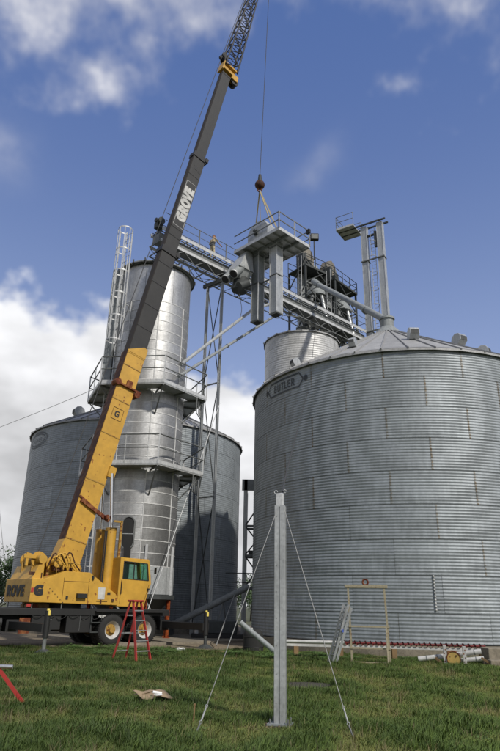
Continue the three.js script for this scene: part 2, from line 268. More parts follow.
{ // painted maker's marks on two bins, and bolts on the big one, their glint painted in as white
  const mark = (txt, w, h, sides) => {
    const c = document.createElement('canvas'); c.width = w; c.height = h; const g = c.getContext('2d'); g.fillStyle = '#000'; g.fillRect(0, 0, w, h);
    g.strokeStyle = g.fillStyle = sides ? '#b4b4b4' : '#6a6a6a'; g.lineWidth = h * 0.085; g.textAlign = 'center'; g.textBaseline = 'middle';
    if (sides) {
      g.beginPath(); g.moveTo(w * 0.17, h * 0.12); g.lineTo(w * 0.83, h * 0.12); g.lineTo(w * 0.90, h * 0.5); g.lineTo(w * 0.83, h * 0.88); g.lineTo(w * 0.17, h * 0.88); g.lineTo(w * 0.10, h * 0.5); g.closePath(); g.stroke();
      g.beginPath(); g.arc(w * 0.945, h * 0.5, h * 0.17, 0, 7); g.fill(); g.beginPath(); g.arc(w * 0.055, h * 0.5, h * 0.17, 0, 7); g.fill();
      g.font = `bold ${Math.round(h * 0.62)}px sans-serif`; g.fillText(txt, w / 2, h * 0.52);
    } else { g.beginPath(); g.ellipse(w / 2, h / 2, w * 0.46, h * 0.44, 0, 0, 7); g.stroke(); g.beginPath(); g.ellipse(w / 2, h / 2, w * 0.38, h * 0.33, 0, 0, 7); g.stroke(); g.font = `bold ${Math.round(h * 0.30)}px sans-serif`; g.fillText(txt, w / 2, h * 0.52); }
    const t = new THREE.CanvasTexture(c); return new THREE.MeshStandardMaterial({ color: lin(0.035, 0.04, 0.045), roughness: 0.8, alphaMap: t, transparent: true });
  };
  const patch = (bin, R, th0, th1, y0, y1, m) => {                 // th measured as atan2(z, x), reading left to right = falling angle
    const n = 20, pos = [], uv = [], idx = []; for (let i = 0; i <= n; i++) { const t = i / n, a = mix(th0, th1, t) * D2; for (const [y, v] of [[y0, 0], [y1, 1]]) { pos.push(Math.cos(a) * R, y, Math.sin(a) * R); uv.push(t, v); } }
    for (let i = 0; i < n; i++) { const a = i * 2; idx.push(a, a + 2, a + 1, a + 1, a + 2, a + 3); }
    const g = new THREE.BufferGeometry(); g.setAttribute('position', new THREE.Float32BufferAttribute(pos, 3)); g.setAttribute('uv', new THREE.Float32BufferAttribute(uv, 2)); g.setIndex(idx); g.computeVertexNormals();
    mesh(g, m, 'painted_emblem', bin);
  };
  patch(bigBin, 7.324, 158.5, 133, 10.78, 11.62, mark('BUTLER', 1024, 220, true));
  patch(rearBin, 7.405, 153, 130, 10.9, 12.0, mark('BUTLER', 512, 230, false));
  const bolt = new THREE.SphereGeometry(0.04, 6, 4); for (let i = 0; i < 11; i++) { const b = mesh(bolt, M.white, 'bolt', bigBin); const a = 96 * D2; b.position.set(Math.cos(a) * 7.33, 1.6 + i * 0.1182 * 0.97, Math.sin(a) * 7.33); }
}

// ------------------------------------------------------------------ tower dryer
{
  const X = -5.83, Z = -32.48, R = 2.11, o = thing('tower_dryer', 'tall shiny cylindrical dryer tower with two railed catwalks behind the crane boom', 'grain dryer', [X, 0, Z]);
  const P = (a, r, y) => V(Math.sin(a) * r, y, Math.cos(a) * r);    // a = 0 faces +z; the tower's front is turned to the camera
  const F = Math.atan2(-X, -Z);                                   // front direction
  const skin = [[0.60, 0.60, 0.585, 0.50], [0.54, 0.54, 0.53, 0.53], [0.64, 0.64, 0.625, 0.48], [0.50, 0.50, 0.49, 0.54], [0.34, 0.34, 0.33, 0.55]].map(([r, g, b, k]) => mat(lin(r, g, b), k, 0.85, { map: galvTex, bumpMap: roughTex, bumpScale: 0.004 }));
  const flange = mat(lin(0.86, 0.86, 0.84), 0.55, 0.25, { map: galvTex });
  part('core', new THREE.CylinderGeometry(R - 0.03, R - 0.03, 18.1, 64).translate(0, 11.05, 0), M.steelDark, o);
  const rowH = 0.596, y0 = 3.36, rows = 24, arc = Math.PI / 4, g1 = new THREE.CylinderGeometry(R, R, rowH - 0.02, 6, 1, true, 0.008, arc - 0.016).translate(0, rowH / 2, 0);
  const pr = rng(19), tone = Array.from({ length: rows }, () => pr());
  for (let k = 0; k < rows; k++) for (let i = 0; i < 8; i++) {
    const a = i * arc + F + 0.14, mid = a + arc / 2 - F; if (Math.cos(mid) < -0.4) continue;
    const darkPanel = k < 5 && Math.abs(((mid + 9 * Math.PI) % (2 * Math.PI)) - Math.PI - 0.53) < 0.3;  // low rows right of the front take the darkest skin tone
    const m = mesh(g1, darkPanel ? skin[4] : skin[Math.min(3, Math.floor((tone[k] * 0.6 + pr() * 0.4) * 4))], 'screen_panel', o); m.position.y = y0 + k * rowH; m.rotation.y = a; if (darkPanel) m.userData.label = 'darker panel';
  }
  const ringG = boxUV(new THREE.CylinderGeometry(R + 0.016, R + 0.016, 0.042, 64, 1, true));
  for (let k = 0; k <= rows; k++) { const b = mesh(ringG, flange, 'flange_ring', o); b.position.y = y0 + k * rowH - 0.005; }
  for (let i = 0; i < 8; i++) { const a = i * arc + F + 0.14; part('batten', bar(P(a, R + 0.018, y0), P(a, R + 0.018, y0 + rows * rowH), 0.045, 0.02), flange, o); }
  const topG = new THREE.CylinderGeometry(R + 0.01, R + 0.01, 2.28, 10, 1, true, 0.004, arc - 0.008);
  for (let i = 0; i < 8; i++) { const m = mesh(topG, skin[2], 'upper_panel', o); m.position.y = y0 + rows * rowH + 1.16; m.rotation.y = i * arc + F + 0.5; }
  const lowG = new THREE.CylinderGeometry(R + 0.02, R + 0.02, 1.26, 10, 1, true, 0.004, arc - 0.008);
  for (let i = 0; i < 8; i++) { const m = mesh(lowG, M.galv, 'plenum_panel', o); m.position.y = 2.7; m.rotation.y = i * arc + F + 0.14; }
  const roof = part('roof', [new THREE.CylinderGeometry(0.5, R + 0.22, 0.55, 20).translate(0, 20.4, 0), new THREE.CylinderGeometry(R + 0.22, R + 0.22, 0.1, 20).translate(0, 20.08, 0)], M.galvDull, o);
  for (let i = 0; i < 20; i++) { const a = i / 20 * Math.PI * 2 + F; part('roof_lip', bar(P(a, R + 0.25, 20.05), P(a, R + 0.25, 20.24), 0.07, 0.07), M.edge, roof); }
  part('eave_ring', new THREE.TorusGeometry(R + 0.21, 0.045, 6, 40).rotateX(Math.PI / 2).translate(0, 20.02, 0), M.edge, o);
  // catwalks: six sided
  const cwR = 3.4, verts = Array.from({ length: 6 }, (_, i) => F + (13.6 + 60 * i) * D2);
  for (const fy of [12.35, 8.1]) {
    const cw = part('catwalk_deck', verts.map((a, i) => {
      const b = verts[(i + 1) % 6], q = [P(a, cwR, fy), P(b, cwR, fy), P(b, 2.42, fy), P(a, 2.42, fy)], geos = [];
      for (let s = 0; s <= 9; s++) { const t = s / 9; geos.push(bar(q[0].clone().lerp(q[3], t), q[1].clone().lerp(q[2], t), 0.05, 0.085, V(0, 1, 0))); }
      return geos;
    }), M.galv, o);
    verts.forEach((a, i) => {
      const b = verts[(i + 1) % 6], up = (v, h) => v.clone().add(V(0, h, 0)), A = P(a, cwR + 0.02, fy), B = P(b, cwR + 0.02, fy);
      part('toe_plate', bar(up(A, 0.06), up(B, 0.06), 0.26, 0.014, V(0, 1, 0)), M.galvNew, cw);
      part('guard_rail', rod(up(A, 1.5), up(B, 1.5), 0.036), M.steelMid, cw); part('guard_rail', rod(up(A, 0.82), up(B, 0.82), 0.032), M.steelMid, cw);
      part('rail_post', bar(A, up(A, 1.52), 0.06), M.galvNew, cw);
      const mid = A.clone().lerp(B, 0.5); part('rail_post', bar(mid, up(mid, 1.5), 0.04), M.galv, cw);
      part('bracket', [bar(P(a, cwR, fy - 0.08), P(a, R, fy - 0.08), 0.1, 0.06), bar(P(a, cwR - 0.1, fy - 0.1), P(a, R, fy - 1.35), 0.06)], M.steelMid, cw);
      part('cross_beam', [bar(P((a + b) / 2, cwR * 0.86, fy - 0.06), P((a + b) / 2, R, fy - 0.06), 0.09, 0.06)], M.steelMid, cw);
    });
    const zone = F + 62 * D2; part('stair_hatch_frame', [0, 1, 2, 3].map((k) => [bar(P(zone + k * 0.1, 3.1, fy - 0.95), P(zone + k * 0.1, 3.1, fy), 0.04)]).concat([[rod(P(zone, 3.1, fy - 0.95), P(zone + 0.4, 3.1, fy - 0.95), 0.025), rod(P(zone, 3.1, fy - 0.5), P(zone + 0.4, 3.1, fy - 0.5), 0.025)]]), M.steelMid, cw);
  }
  // caged ladder from the upper catwalk past the roof, and one between the catwalks
  const lad = (a, yb, yt, cageB, cageT) => {
    const r = R + 0.38, t = V(Math.cos(a), 0, -Math.sin(a)), nrm = V(Math.sin(a), 0, Math.cos(a)), c = nrm.clone().multiplyScalar(r), side = (s, y) => c.clone().addScaledVector(t, s * 0.24).setY(y);
    const L = part('ladder_rails', [-1, 1].map((s) => bar(side(s, yb), side(s, yt), 0.05, 0.03)), M.galvNew, o);
    const rungs = []; for (let y = yb + 0.3; y < yt; y += 0.3) rungs.push(rod(side(-1, y), side(1, y), 0.014, 6)); part('rungs', rungs, M.galv, L);
    part('standoff', [yb + 1, (yb + yt) / 2, yt - 2.2].map((y) => [-1, 1].map((s) => bar(side(s, y), side(s, y).addScaledVector(nrm, -0.4), 0.04))), M.galv, L);
    const at = (q, y) => c.clone().addScaledVector(t, Math.sin(q) * 0.40).addScaledVector(nrm, 0.36 - Math.cos(q) * 0.40).setY(y);
    for (let y = cageB; y <= cageT + 0.01; y += (cageT - cageB) / 5) { const pts = []; for (let i = 0; i <= 20; i++) pts.push(at(0.6 + (i / 20) * (2 * Math.PI - 1.2), y)); const h = []; for (let i = 0; i < 20; i++) h.push(bar(pts[i], pts[i + 1], 0.075, 0.012, V(0, 1, 0))); part('cage_hoop', h, M.galvNew, L); }
    for (let i = 0; i < 7; i++) { const q = 0.75 + i / 6 * (2 * Math.PI - 1.5); part('cage_strap', bar(at(q, cageB), at(q, cageT), 0.045, 0.012), M.galvNew, L); }
  };
  lad(F - 45 * D2, 12.4, 22.2, 15.0, 22.1);
  lad(F - 60 * D2, 2.3, 12.3, 4.6, 7.4);
  part('side_duct', rbox(0.5, 8.0, 0.42, ...P(F - 76 * D2, R + 0.24, 16.1).toArray(), 0.03), M.galvDull, o);
  // oval manhole with a dark duct below it, service strips, hopper, legs
  const oval = (w, h, d) => { const s = new THREE.Shape(); s.absarc(0, h / 2 - w / 2, w / 2, 0, Math.PI); s.absarc(0, -h / 2 + w / 2, w / 2, Math.PI, Math.PI * 2); return new THREE.ExtrudeGeometry(s, { depth: d, bevelEnabled: false, curveSegments: 10 }); };
  const ma = F - 0.16, place = (g, y, r) => g.rotateY(ma).translate(Math.sin(ma) * r, y, Math.cos(ma) * r);
  const mh = part('manhole', place(oval(0.56, 1.5, 0.12), 4.86, R - 0.02), M.black, o); part('manhole_rim', place(join([0.64].map(() => { const s = new THREE.Shape(); s.absarc(0, 0.47, 0.32, 0, Math.PI); s.absarc(0, -0.47, 0.32, Math.PI, 2 * Math.PI); const h = new THREE.Path(); h.absarc(0, 0.47, 0.27, 0, Math.PI); h.absarc(0, -0.47, 0.27, Math.PI, 2 * Math.PI); s.holes.push(h); return new THREE.ExtrudeGeometry(s, { depth: 0.16, bevelEnabled: false }); })), 4.86, R - 0.02), M.steelMid, mh);
  part('crossbar', bar(P(ma - 0.13, R + 0.13, 4.8), P(ma + 0.13, R + 0.13, 4.8), 0.03), M.galv, mh);
  part('duct', box(0.3, 2.2, 0.2, ...P(ma + 0.02, R + 0.1, 3.1).toArray(), ma), M.black, o);
  for (const a of [F + 0.28, F + 1.08]) part('service_strip', bar(P(a, R + 0.08, 2.05), P(a, R + 0.08, 4.35), 0.12, 0.06), M.galvNew, o);
  part('base_ring', [new THREE.CylinderGeometry(R + 0.12, R + 0.12, 0.2, 48).translate(0, 1.95, 0)], M.steelDark, o);
  part('hopper', new THREE.CylinderGeometry(R, 0.5, 1.4, 32).translate(0, 1.16, 0), M.steelDark, o);
  for (let i = 0; i < 8; i++) { const a = F + 0.36 + i * Math.PI / 4, p = P(a, R - 0.04, 0.1); const leg = part('leg', [bar(p, p.clone().setY(1.85), 0.2, 0.02, V(Math.sin(a), 0, Math.cos(a))), bar(p, p.clone().setY(1.85), 0.02, 0.2, V(Math.sin(a), 0, Math.cos(a))), box(0.32, 0.03, 0.32, p.x, 0.115, p.z)], M.orange, o); part('leg_brace', bar(P(a, R - 0.06, 1.8), P(a + Math.PI / 8, R - 0.2, 0.9), 0.06), M.galv, leg); }
}

// ------------------------------------------------------------------ high catwalk bridge with its conveyor
const fontBold = await new FontLoader().loadAsync('fonts/droid/droid_sans_bold.typeface.json');
const BR = Math.atan2(0.688, 0.726);
{
  const L = 21.7, o = thing('conveyor_bridge', 'long overhead galvanized catwalk bridge with truss, running from dryer top to elevators', 'catwalk', [-5.72, 0, -32.45], BR), W = 1.25, h = 24.0;
  // local: x along the bridge, z = 0 near edge, z = -W far edge
  for (const z of [0, -W]) { part('edge_channel', [bar(V(0, h - 0.12, z), V(L, h - 0.12, z), 0.22, 0.05, V(0, 1, 0)), bar(V(0, h, z - 0.04), V(L, h, z - 0.04), 0.03, 0.14, V(0, 1, 0))], M.galvNew, o); part('lower_channel', [bar(V(0, h - 1.0, z), V(L, h - 1.0, z), 0.18, 0.05, V(0, 1, 0)), bar(V(0, h - 0.9, z - 0.05), V(L, h - 0.9, z - 0.05), 0.02, 0.16, V(0, 1, 0))], M.galvNew, o); part('bottom_chord', bar(V(0, h - 1.7, z), V(L, h - 1.7, z), 0.055, 0.055), M.steelMid, o); }
  const deck = []; for (let i = 0; i < 43; i++) deck.push(box(0.07, 0.05, W - 0.08, i * 0.5 + 0.2, h - 0.03, -W / 2)); for (const z of [-0.2, -0.42, -0.64, -0.86, -1.06]) deck.push(box(L, 0.04, 0.05, L / 2, h - 0.04, z)); part('grating', deck, M.galvDull, o);
  part('conveyor_trough', [box(L, 0.55, 0.7, L / 2, h - 0.62, -W / 2)], M.steelMid, o);
  const lids = []; for (let i = 0; i < 9; i++) lids.push(box(0.05, 0.62, 0.78, i * 2.5 + 1.0, h - 0.62, -W / 2)); part('trough_flanges', lids, M.galv, o);
  for (const z of [0, -W]) {
    for (let i = 0; i < 24; i++) { const x0 = i * L / 24, x1 = (i + 1) * L / 24, a = i % 2 ? h - 1.7 : h - 1.05, b = i % 2 ? h - 1.05 : h - 1.7; part('web_member', bar(V(x0, a, z), V(x1, b, z), 0.035), M.steelMid, o); }
    for (let i = 0; i < 10; i++) { const x = 0.6 + i * 2.37; part('rail_post', bar(V(x, h - 0.1, z + (z ? -0.04 : 0.04)), V(x, h + 1.14, z + (z ? -0.04 : 0.04)), 0.05), M.steelMid, o); }
    part('guard_rail', rod(V(0.2, h + 1.12, z), V(L, h + 1.12, z), 0.022), M.steelMid, o); part('guard_rail', rod(V(0.2, h + 0.58, z), V(L, h + 0.58, z), 0.018), M.steelMid, o);
  }
  for (let i = 0; i <= 12; i++) { const x = Math.min(L, i * 1.88); part('cross_strut', bar(V(x, h - 1.7, 0), V(x, h - 1.7, -W), 0.06), M.steelMid, o); part('cross_strut', bar(V(x, h - 1.0, 0), V(x, h - 1.0, -W), 0.08), M.steelMid, o); if (i < 12) part('plan_brace', bar(V(x, h - 1.7, i % 2 ? 0 : -W), V(x + 1.88, h - 1.7, i % 2 ? -W : 0), 0.04), M.steelMid, o); }
  const m = part('drive_motor', [new THREE.CylinderGeometry(0.16, 0.16, 0.5, 14).rotateZ(Math.PI / 2).translate(-0.1, h + 0.45, -0.3), box(0.4, 0.4, 0.4, -0.1, h + 0.1, -0.3), new THREE.CylinderGeometry(0.24, 0.24, 0.12, 16).rotateX(Math.PI / 2).translate(-0.15, h + 0.3, 0.08)], M.steelDark, o);
  // end platform by the pair of tall legs
  part('end_platform', [box(3.6, 0.08, 2.6, L - 1.2, h - 0.05, -W - 1.3), box(3.6, 0.22, 0.06, L - 1.2, h - 0.1, -W - 2.63)], M.galvDull, o);
  for (const [a, b] of [[V(L - 3, h, -W - 2.6), V(L + 0.6, h, -W - 2.6)], [V(L + 0.6, h, -W - 2.6), V(L + 0.6, h, 0.2)]]) { for (const y of [0.58, 1.14]) part('guard_rail', rod(a.clone().add(V(0, y, 0)), b.clone().add(V(0, y, 0)), 0.025), M.steelMid, o); for (let k = 0; k < 3; k++) { const p = a.clone().lerp(b, k / 2); part('rail_post', bar(p, p.clone().add(V(0, 1.16, 0)), 0.05), M.steelMid, o); } }
}
{ // bent that carries the bridge
  const o = thing('bridge_support', 'slender cross braced two legged steel tower holding up the overhead bridge', 'support tower');
  const A = (y) => V(-2.98, y, -36.4), B = (y) => V(-1.96, y, -35.65);
  for (const f of [A, B]) { const p = f(0); const leg = part('leg', [bar(f(0.02), f(22.1), 0.2, 0.02, V(1, 0, 0)), bar(f(0.02), f(22.1), 0.02, 0.2, V(1, 0, 0)), bar(f(0.02).add(V(0.09, 0, 0)), f(22.1).add(V(0.09, 0, 0)), 0.02, 0.17, V(1, 0, 0))], M.galv, o); part('foot_plate', box(0.5, 0.04, 0.5, p.x, 0.03, p.z), M.steelDark, leg); }
  part('cap_beam', bar(A(22.0).add(V(-0.3, 0, -0.22)), B(22.0).add(V(0.3, 0, 0.22)), 0.28, 0.18, V(0, 1, 0)), M.steelDark, o);
  for (let k = 0; k < 3; k++) { const y0 = 0.6 + k * 7.1, y1 = y0 + 7.0; part('brace', bar(A(y0), B(y1), 0.06), M.steelDark, o); part('brace', bar(B(y0), A(y1), 0.06), M.steelDark, o); part('strut', bar(A(y1), B(y1), 0.08), M.steelMid, o); }
}

// ------------------------------------------------------------------ a worker on the bridge
function sdfMesh(bones, c, half, res) {                            // bones: [p, q, r1, r2]
  const mc = new MarchingCubes(res, M.tan, false, false, 60000); mc.isolation = 0; mc.reset?.();
  const N = mc.size, f = mc.field, p = V(), k = 0.035 * Math.min(1, half * 2);
  const bb = bones.map(([a, b, r1, r2]) => ({ a, d: b.clone().sub(a), l: Math.max(1e-9, b.distanceToSquared(a)), r1, r2 }));
  for (let z = 0; z < N; z++) for (let y = 0; y < N; y++) for (let x = 0; x < N; x++) {
    p.set(((x - N / 2) / (N / 2)) * half + c.x, ((y - N / 2) / (N / 2)) * half + c.y, ((z - N / 2) / (N / 2)) * half + c.z); let d = 9;
    for (const q of bb) { const t = Math.max(0, Math.min(1, ((p.x - q.a.x) * q.d.x + (p.y - q.a.y) * q.d.y + (p.z - q.a.z) * q.d.z) / q.l)); const e = Math.hypot(p.x - q.a.x - q.d.x * t, p.y - q.a.y - q.d.y * t, p.z - q.a.z - q.d.z * t) - mix(q.r1, q.r2, t); const h = Math.max(k - Math.abs(d - e), 0) / k; d = Math.min(d, e) - h * h * k * 0.25; }
    f[x + y * N + z * N * N] = -d;
  }
  mc.update(); const n = mc.count, g = new THREE.BufferGeometry();
  const pos = new Float32Array(mc.positionArray.slice(0, n * 3)); for (let i = 0; i < n; i++) { pos[i * 3] = pos[i * 3] * half + c.x; pos[i * 3 + 1] = pos[i * 3 + 1] * half + c.y; pos[i * 3 + 2] = pos[i * 3 + 2] * half + c.z; }
  g.setAttribute('position', new THREE.BufferAttribute(pos, 3)); g.computeVertexNormals();
  const nn = new Float32Array(mc.normalArray.slice(0, n * 3)); g.setAttribute('normal', new THREE.BufferAttribute(nn, 3)); return g;
}
{
  const o = thing('person', 'person in tan shirt, dark vest, khaki trousers and dark red cap standing on the bridge', 'person', [-2.77, 24.0, -36.15], BR);
  // faces +x (along the bridge); z is across
  const hand = (w, dir, spread) => { // wrist point, forward direction
    const s = V(0, 0, 1), u = V().crossVectors(s, dir).normalize(), at = (f, l, d) => w.clone().addScaledVector(dir, f).addScaledVector(s, l).addScaledVector(u, d), b = [[at(0, 0, 0), at(0.05, 0, 0), 0.028, 0.034], [at(0.05, -0.02, 0), at(0.09, -0.03, 0), 0.022, 0.018], [at(0.05, 0.02, 0), at(0.09, 0.03, 0), 0.022, 0.018]];
    [[-0.033, 0.058], [-0.011, 0.07], [0.012, 0.066], [0.034, 0.05]].forEach(([l, len]) => { b.push([at(0.09, l, 0), at(0.09 + len * 0.6, l * 1.2, -0.012), 0.0095, 0.009]); b.push([at(0.09 + len * 0.6, l * 1.2, -0.012), at(0.09 + len * 0.8, l * 1.2, -0.045), 0.009, 0.008]); });
    b.push([at(0.025, -0.03 * spread, 0), at(0.06, -0.06 * spread, -0.02), 0.013, 0.011]); b.push([at(0.06, -0.06 * spread, -0.02), at(0.09, -0.055 * spread, -0.04), 0.011, 0.009]); return b;
  };
  const hip = 0.93, sh = 1.50, bones = [], J = (x, y, z) => V(x, y, z);
  for (const s of [-1, 1]) { bones.push([J(0, hip, 0.09 * s), J(0.02 + 0.03 * s, 0.5, 0.11 * s), 0.095, 0.066], [J(0.02 + 0.03 * s, 0.5, 0.11 * s), J(-0.01 + 0.05 * s, 0.1, 0.12 * s), 0.064, 0.046], [J(-0.03 + 0.05 * s, 0.05, 0.12 * s), J(0.17 + 0.05 * s, 0.035, 0.13 * s), 0.048, 0.036]); }
  bones.push([J(0, hip, -0.06), J(0, hip, 0.06), 0.13, 0.13], [J(0, hip, 0), J(0.01, 1.2, 0), 0.14, 0.135], [J(0.01, 1.2, -0.05), J(0.03, sh - 0.08, -0.08), 0.13, 0.12], [J(0.01, 1.2, 0.05), J(0.03, sh - 0.08, 0.08), 0.13, 0.12], [J(0.03, sh, -0.18), J(0.03, sh, 0.18), 0.072, 0.072], [J(0.03, sh, 0), J(0.06, 1.64, 0), 0.062, 0.056]);
  const wr = J(0.52, 1.16, 0.20), wl = J(0.18, 1.0, -0.28);
  bones.push([J(0.03, sh, 0.20), J(0.22, 1.28, 0.25), 0.062, 0.05], [J(0.22, 1.28, 0.25), wr, 0.048, 0.03], [J(0.03, sh, -0.20), J(-0.03, 1.22, -0.29), 0.062, 0.05], [J(-0.03, 1.22, -0.29), wl, 0.048, 0.03]);
  const head = [[J(0.07, 1.66, 0), J(0.06, 1.78, 0), 0.085, 0.092], [J(0.11, 1.64, 0), J(0.13, 1.70, 0), 0.05, 0.055], [J(0.158, 1.71, 0), J(0.175, 1.685, 0), 0.014, 0.018], [J(0.06, 1.71, 0.088), J(0.05, 1.74, 0.095), 0.016, 0.018], [J(0.06, 1.71, -0.088), J(0.05, 1.74, -0.095), 0.016, 0.018], [J(0.15, 1.75, -0.04), J(0.15, 1.75, 0.04), 0.016, 0.016], [J(0.155, 1.64, -0.02), J(0.155, 1.64, 0.02), 0.014, 0.014]];
  const gs = [sdfMesh(bones, V(0.1, 0.85, 0), 0.95, 100), sdfMesh(head, V(0.07, 1.71, 0), 0.2, 56), sdfMesh(hand(wr, V(0.97, -0.2, 0).normalize(), -1), V(0.60, 1.14, 0.20), 0.15, 64), sdfMesh(hand(wl, V(0.7, -0.7, 0).normalize(), 1), V(0.24, 0.94, -0.28), 0.15, 64)];
  const g = mergeGeometries(gs), p = g.attributes.position, col = new Float32Array(p.count * 3), C = { skin: [0.42, 0.24, 0.16], shirt: [0.36, 0.29, 0.18], pants: [0.42, 0.36, 0.24], boot: [0.09, 0.06, 0.04], vest: [0.05, 0.05, 0.045], eye: [0.03, 0.02, 0.02], lip: [0.32, 0.14, 0.11] };
  for (let i = 0; i < p.count; i++) {
    const x = p.getX(i), y = p.getY(i), z = p.getZ(i), arm = (Math.abs(z) > 0.2 && y < 1.42) || x > 0.26; let c = C.shirt;
    if (y > 1.57) c = (x > 0.14 && y > 1.72 && y < 1.745 && Math.abs(Math.abs(z) - 0.032) < 0.012) ? C.eye : (x > 0.14 && y > 1.628 && y < 1.65 && Math.abs(z) < 0.03) ? C.lip : C.skin; else if (y < 0.1) c = C.boot; else if (x > 0.34 || (arm && y < 1.1 && Math.abs(z) > 0.2)) c = C.skin; else if (arm) c = C.shirt; else if (y < 0.9) c = C.pants; else if (y < 1.24) c = C.vest;
    col.set(c, i * 3);
  }
  g.setAttribute('color', new THREE.BufferAttribute(col, 3)); g.scale(1.03, 1.03, 1.03);
  mesh(g, mat(lin(1, 1, 1), 0.85, 0, { vertexColors: true }), 'body', o);
  part('cap', [new THREE.SphereGeometry(0.108, 18, 8, 0, Math.PI * 2, 0, 1.55).scale(1.05, 0.95, 0.98).translate(0.065, 1.82, 0), new THREE.CylinderGeometry(0.1, 0.1, 0.014, 16, 1, false, 0, Math.PI).scale(1.1, 1, 0.85).translate(0.12, 1.825, 0)], mat(lin(0.11, 0.03, 0.025), 0.9), o);
  part('hair', [new THREE.SphereGeometry(0.1, 14, 8, Math.PI * 0.85, Math.PI * 1.3, 1.2, 0.9).translate(0.05, 1.80, 0)], mat(lin(0.05, 0.03, 0.02), 0.95), o);
}

// ------------------------------------------------------------------ the hoisted elevator head with its platform
{
  const o = thing('elevator_head_section', 'galvanized elevator head section with railed platform and two trunks hanging from the crane', 'elevator head', [1.64, 23.85, -32.16], Math.atan2(0.701, 0.713));
  // local x: towards the right and away, local -z: towards the left and away; the near corner is the origin
  const A = 4.1, B = 3.0, frame = part('platform', [bar(V(0, 0, 0), V(B, 0, 0), 0.22, 0.03, V(0, 1, 0)), bar(V(0, 0, -A), V(B, 0, -A), 0.22, 0.03, V(0, 1, 0)), bar(V(B, 0, 0), V(B, 0, -A), 0.22, 0.03, V(0, 1, 0)), bar(V(0, 0, 0), V(0, 0, -A), 0.22, 0.03, V(0, 1, 0)), box(B - 0.05, 0.02, A - 0.05, B / 2, 0.09, -A / 2)], M.galvNew, o);
  for (let i = 1; i < 6; i++) part('joist', bar(V(0.02, 0, -A * i / 6), V(B - 0.02, 0, -A * i / 6), 0.14, 0.05, V(0, 1, 0)), M.galv, frame);
  for (const x of [0.95, 2.0]) part('beam', bar(V(x, -0.05, 0), V(x, -0.05, -A), 0.2, 0.09, V(0, 1, 0)), M.galvDull, frame);
  const rail = (p, q, nP) => { for (const y of [0.62, 1.22]) part('guard_rail', bar(p.clone().setY(y), q.clone().setY(y), 0.05, 0.05), M.steelMid, frame); for (let i = 0; i < nP; i++) { const c = p.clone().lerp(q, nP > 1 ? i / (nP - 1) : 0); part('rail_post', bar(c, c.clone().setY(1.24), 0.07), M.galvNew, frame); } };
  rail(V(0, 0, 0), V(B, 0, 0), 3); rail(V(0, 0, 0.0), V(0, 0, -A), 1); rail(V(B, 0, 0), V(B, 0, -A), 3);
  const hood = part('head_hood', [extrude([[0.3, 0.1], [0.3, 0.9], [0.62, 1.35], [1.2, 1.5], [1.78, 1.35], [2.1, 0.9], [2.1, 0.1]], 0.75, 0.02).rotateY(Math.PI / 2).translate(0.22, 0.05, -0.9)], M.galv, o);
  part('bearing', [box(0.14, 0.34, 0.3, 0.16, 0.75, -2.2), new THREE.CylinderGeometry(0.12, 0.12, 0.3, 12).rotateZ(Math.PI / 2).translate(0.12, 0.8, -2.2)], M.steelDark, hood);
  part('gear_motor', [new THREE.CylinderGeometry(0.22, 0.22, 0.6, 14).rotateX(Math.PI / 2).translate(1.6, 0.5, -1.3), box(0.4, 0.4, 0.4, 1.6, 0.42, -0.85)], M.tan, o);
  for (const [k, z] of [[0, -1.35], [1, -3.0]]) {
    const t = part('trunk', [box(0.52, 5.2, 0.58, 1.2, -2.62, z)], k ? M.galvDull : M.galv, o); if (k) t.userData.label = 'duller trunk farther from the corner post';
    for (const [w, h, d, y] of [[0.64, 0.06, 0.7, -0.35], [0.62, 0.05, 0.68, -2.45], [0.6, 0.08, 0.66, -5.15]]) part('trunk_flange', box(w, h, d, 1.2, y, z), M.steelMid, t);
    part('trunk_opening', box(0.46, 0.02, 0.52, 1.2, -5.225, z), M.black, t);
    for (const [dx, dz] of [[-0.27, -0.3], [0.27, -0.3], [-0.27, 0.3], [0.27, 0.3]]) part('corner_angle', bar(V(1.2 + dx, -5.2, z + dz), V(1.2 + dx, 0, z + dz), 0.045), M.galvNew, t);
  }
  part('trunk_tie', [bar(V(1.2, -2.45, -1.35), V(1.2, -2.45, -3.0), 0.08), bar(V(1.35, -0.35, -1.0), V(1.35, -0.35, -3.3), 0.1)], M.steelMid, o);
  // discharge hopper with round outlets
  const frustum = (a, b, y0, c, d, y1) => { const P = [[a[0], y0, b[0]], [a[1], y0, b[0]], [a[1], y0, b[1]], [a[0], y0, b[1]], [c[0], y1, d[0]], [c[1], y1, d[0]], [c[1], y1, d[1]], [c[0], y1, d[1]]], g = new THREE.BufferGeometry(); g.setAttribute('position', new THREE.Float32BufferAttribute(P.flat(), 3)); g.setIndex([0, 4, 1, 1, 4, 5, 1, 5, 2, 2, 5, 6, 2, 6, 3, 3, 6, 7, 3, 7, 0, 0, 7, 4, 0, 1, 2, 0, 2, 3, 4, 6, 5, 4, 7, 6]); const h = g.toNonIndexed(); h.computeVertexNormals(); return h; };
  const hop = part('discharge_hopper', [frustum([0.35, 0.85], [-3.75, -3.2], -0.1, [-0.7, 0.55], [-4.1, -2.75], -1.9), frustum([-0.7, 0.55], [-4.1, -2.75], -1.9, [-0.35, 0.3], [-3.8, -3.1], -2.5)], M.galv, o);
  part('hopper_flange', [box(1.32, 0.05, 1.42, -0.07, -1.9, -3.42)], M.steelMid, hop);
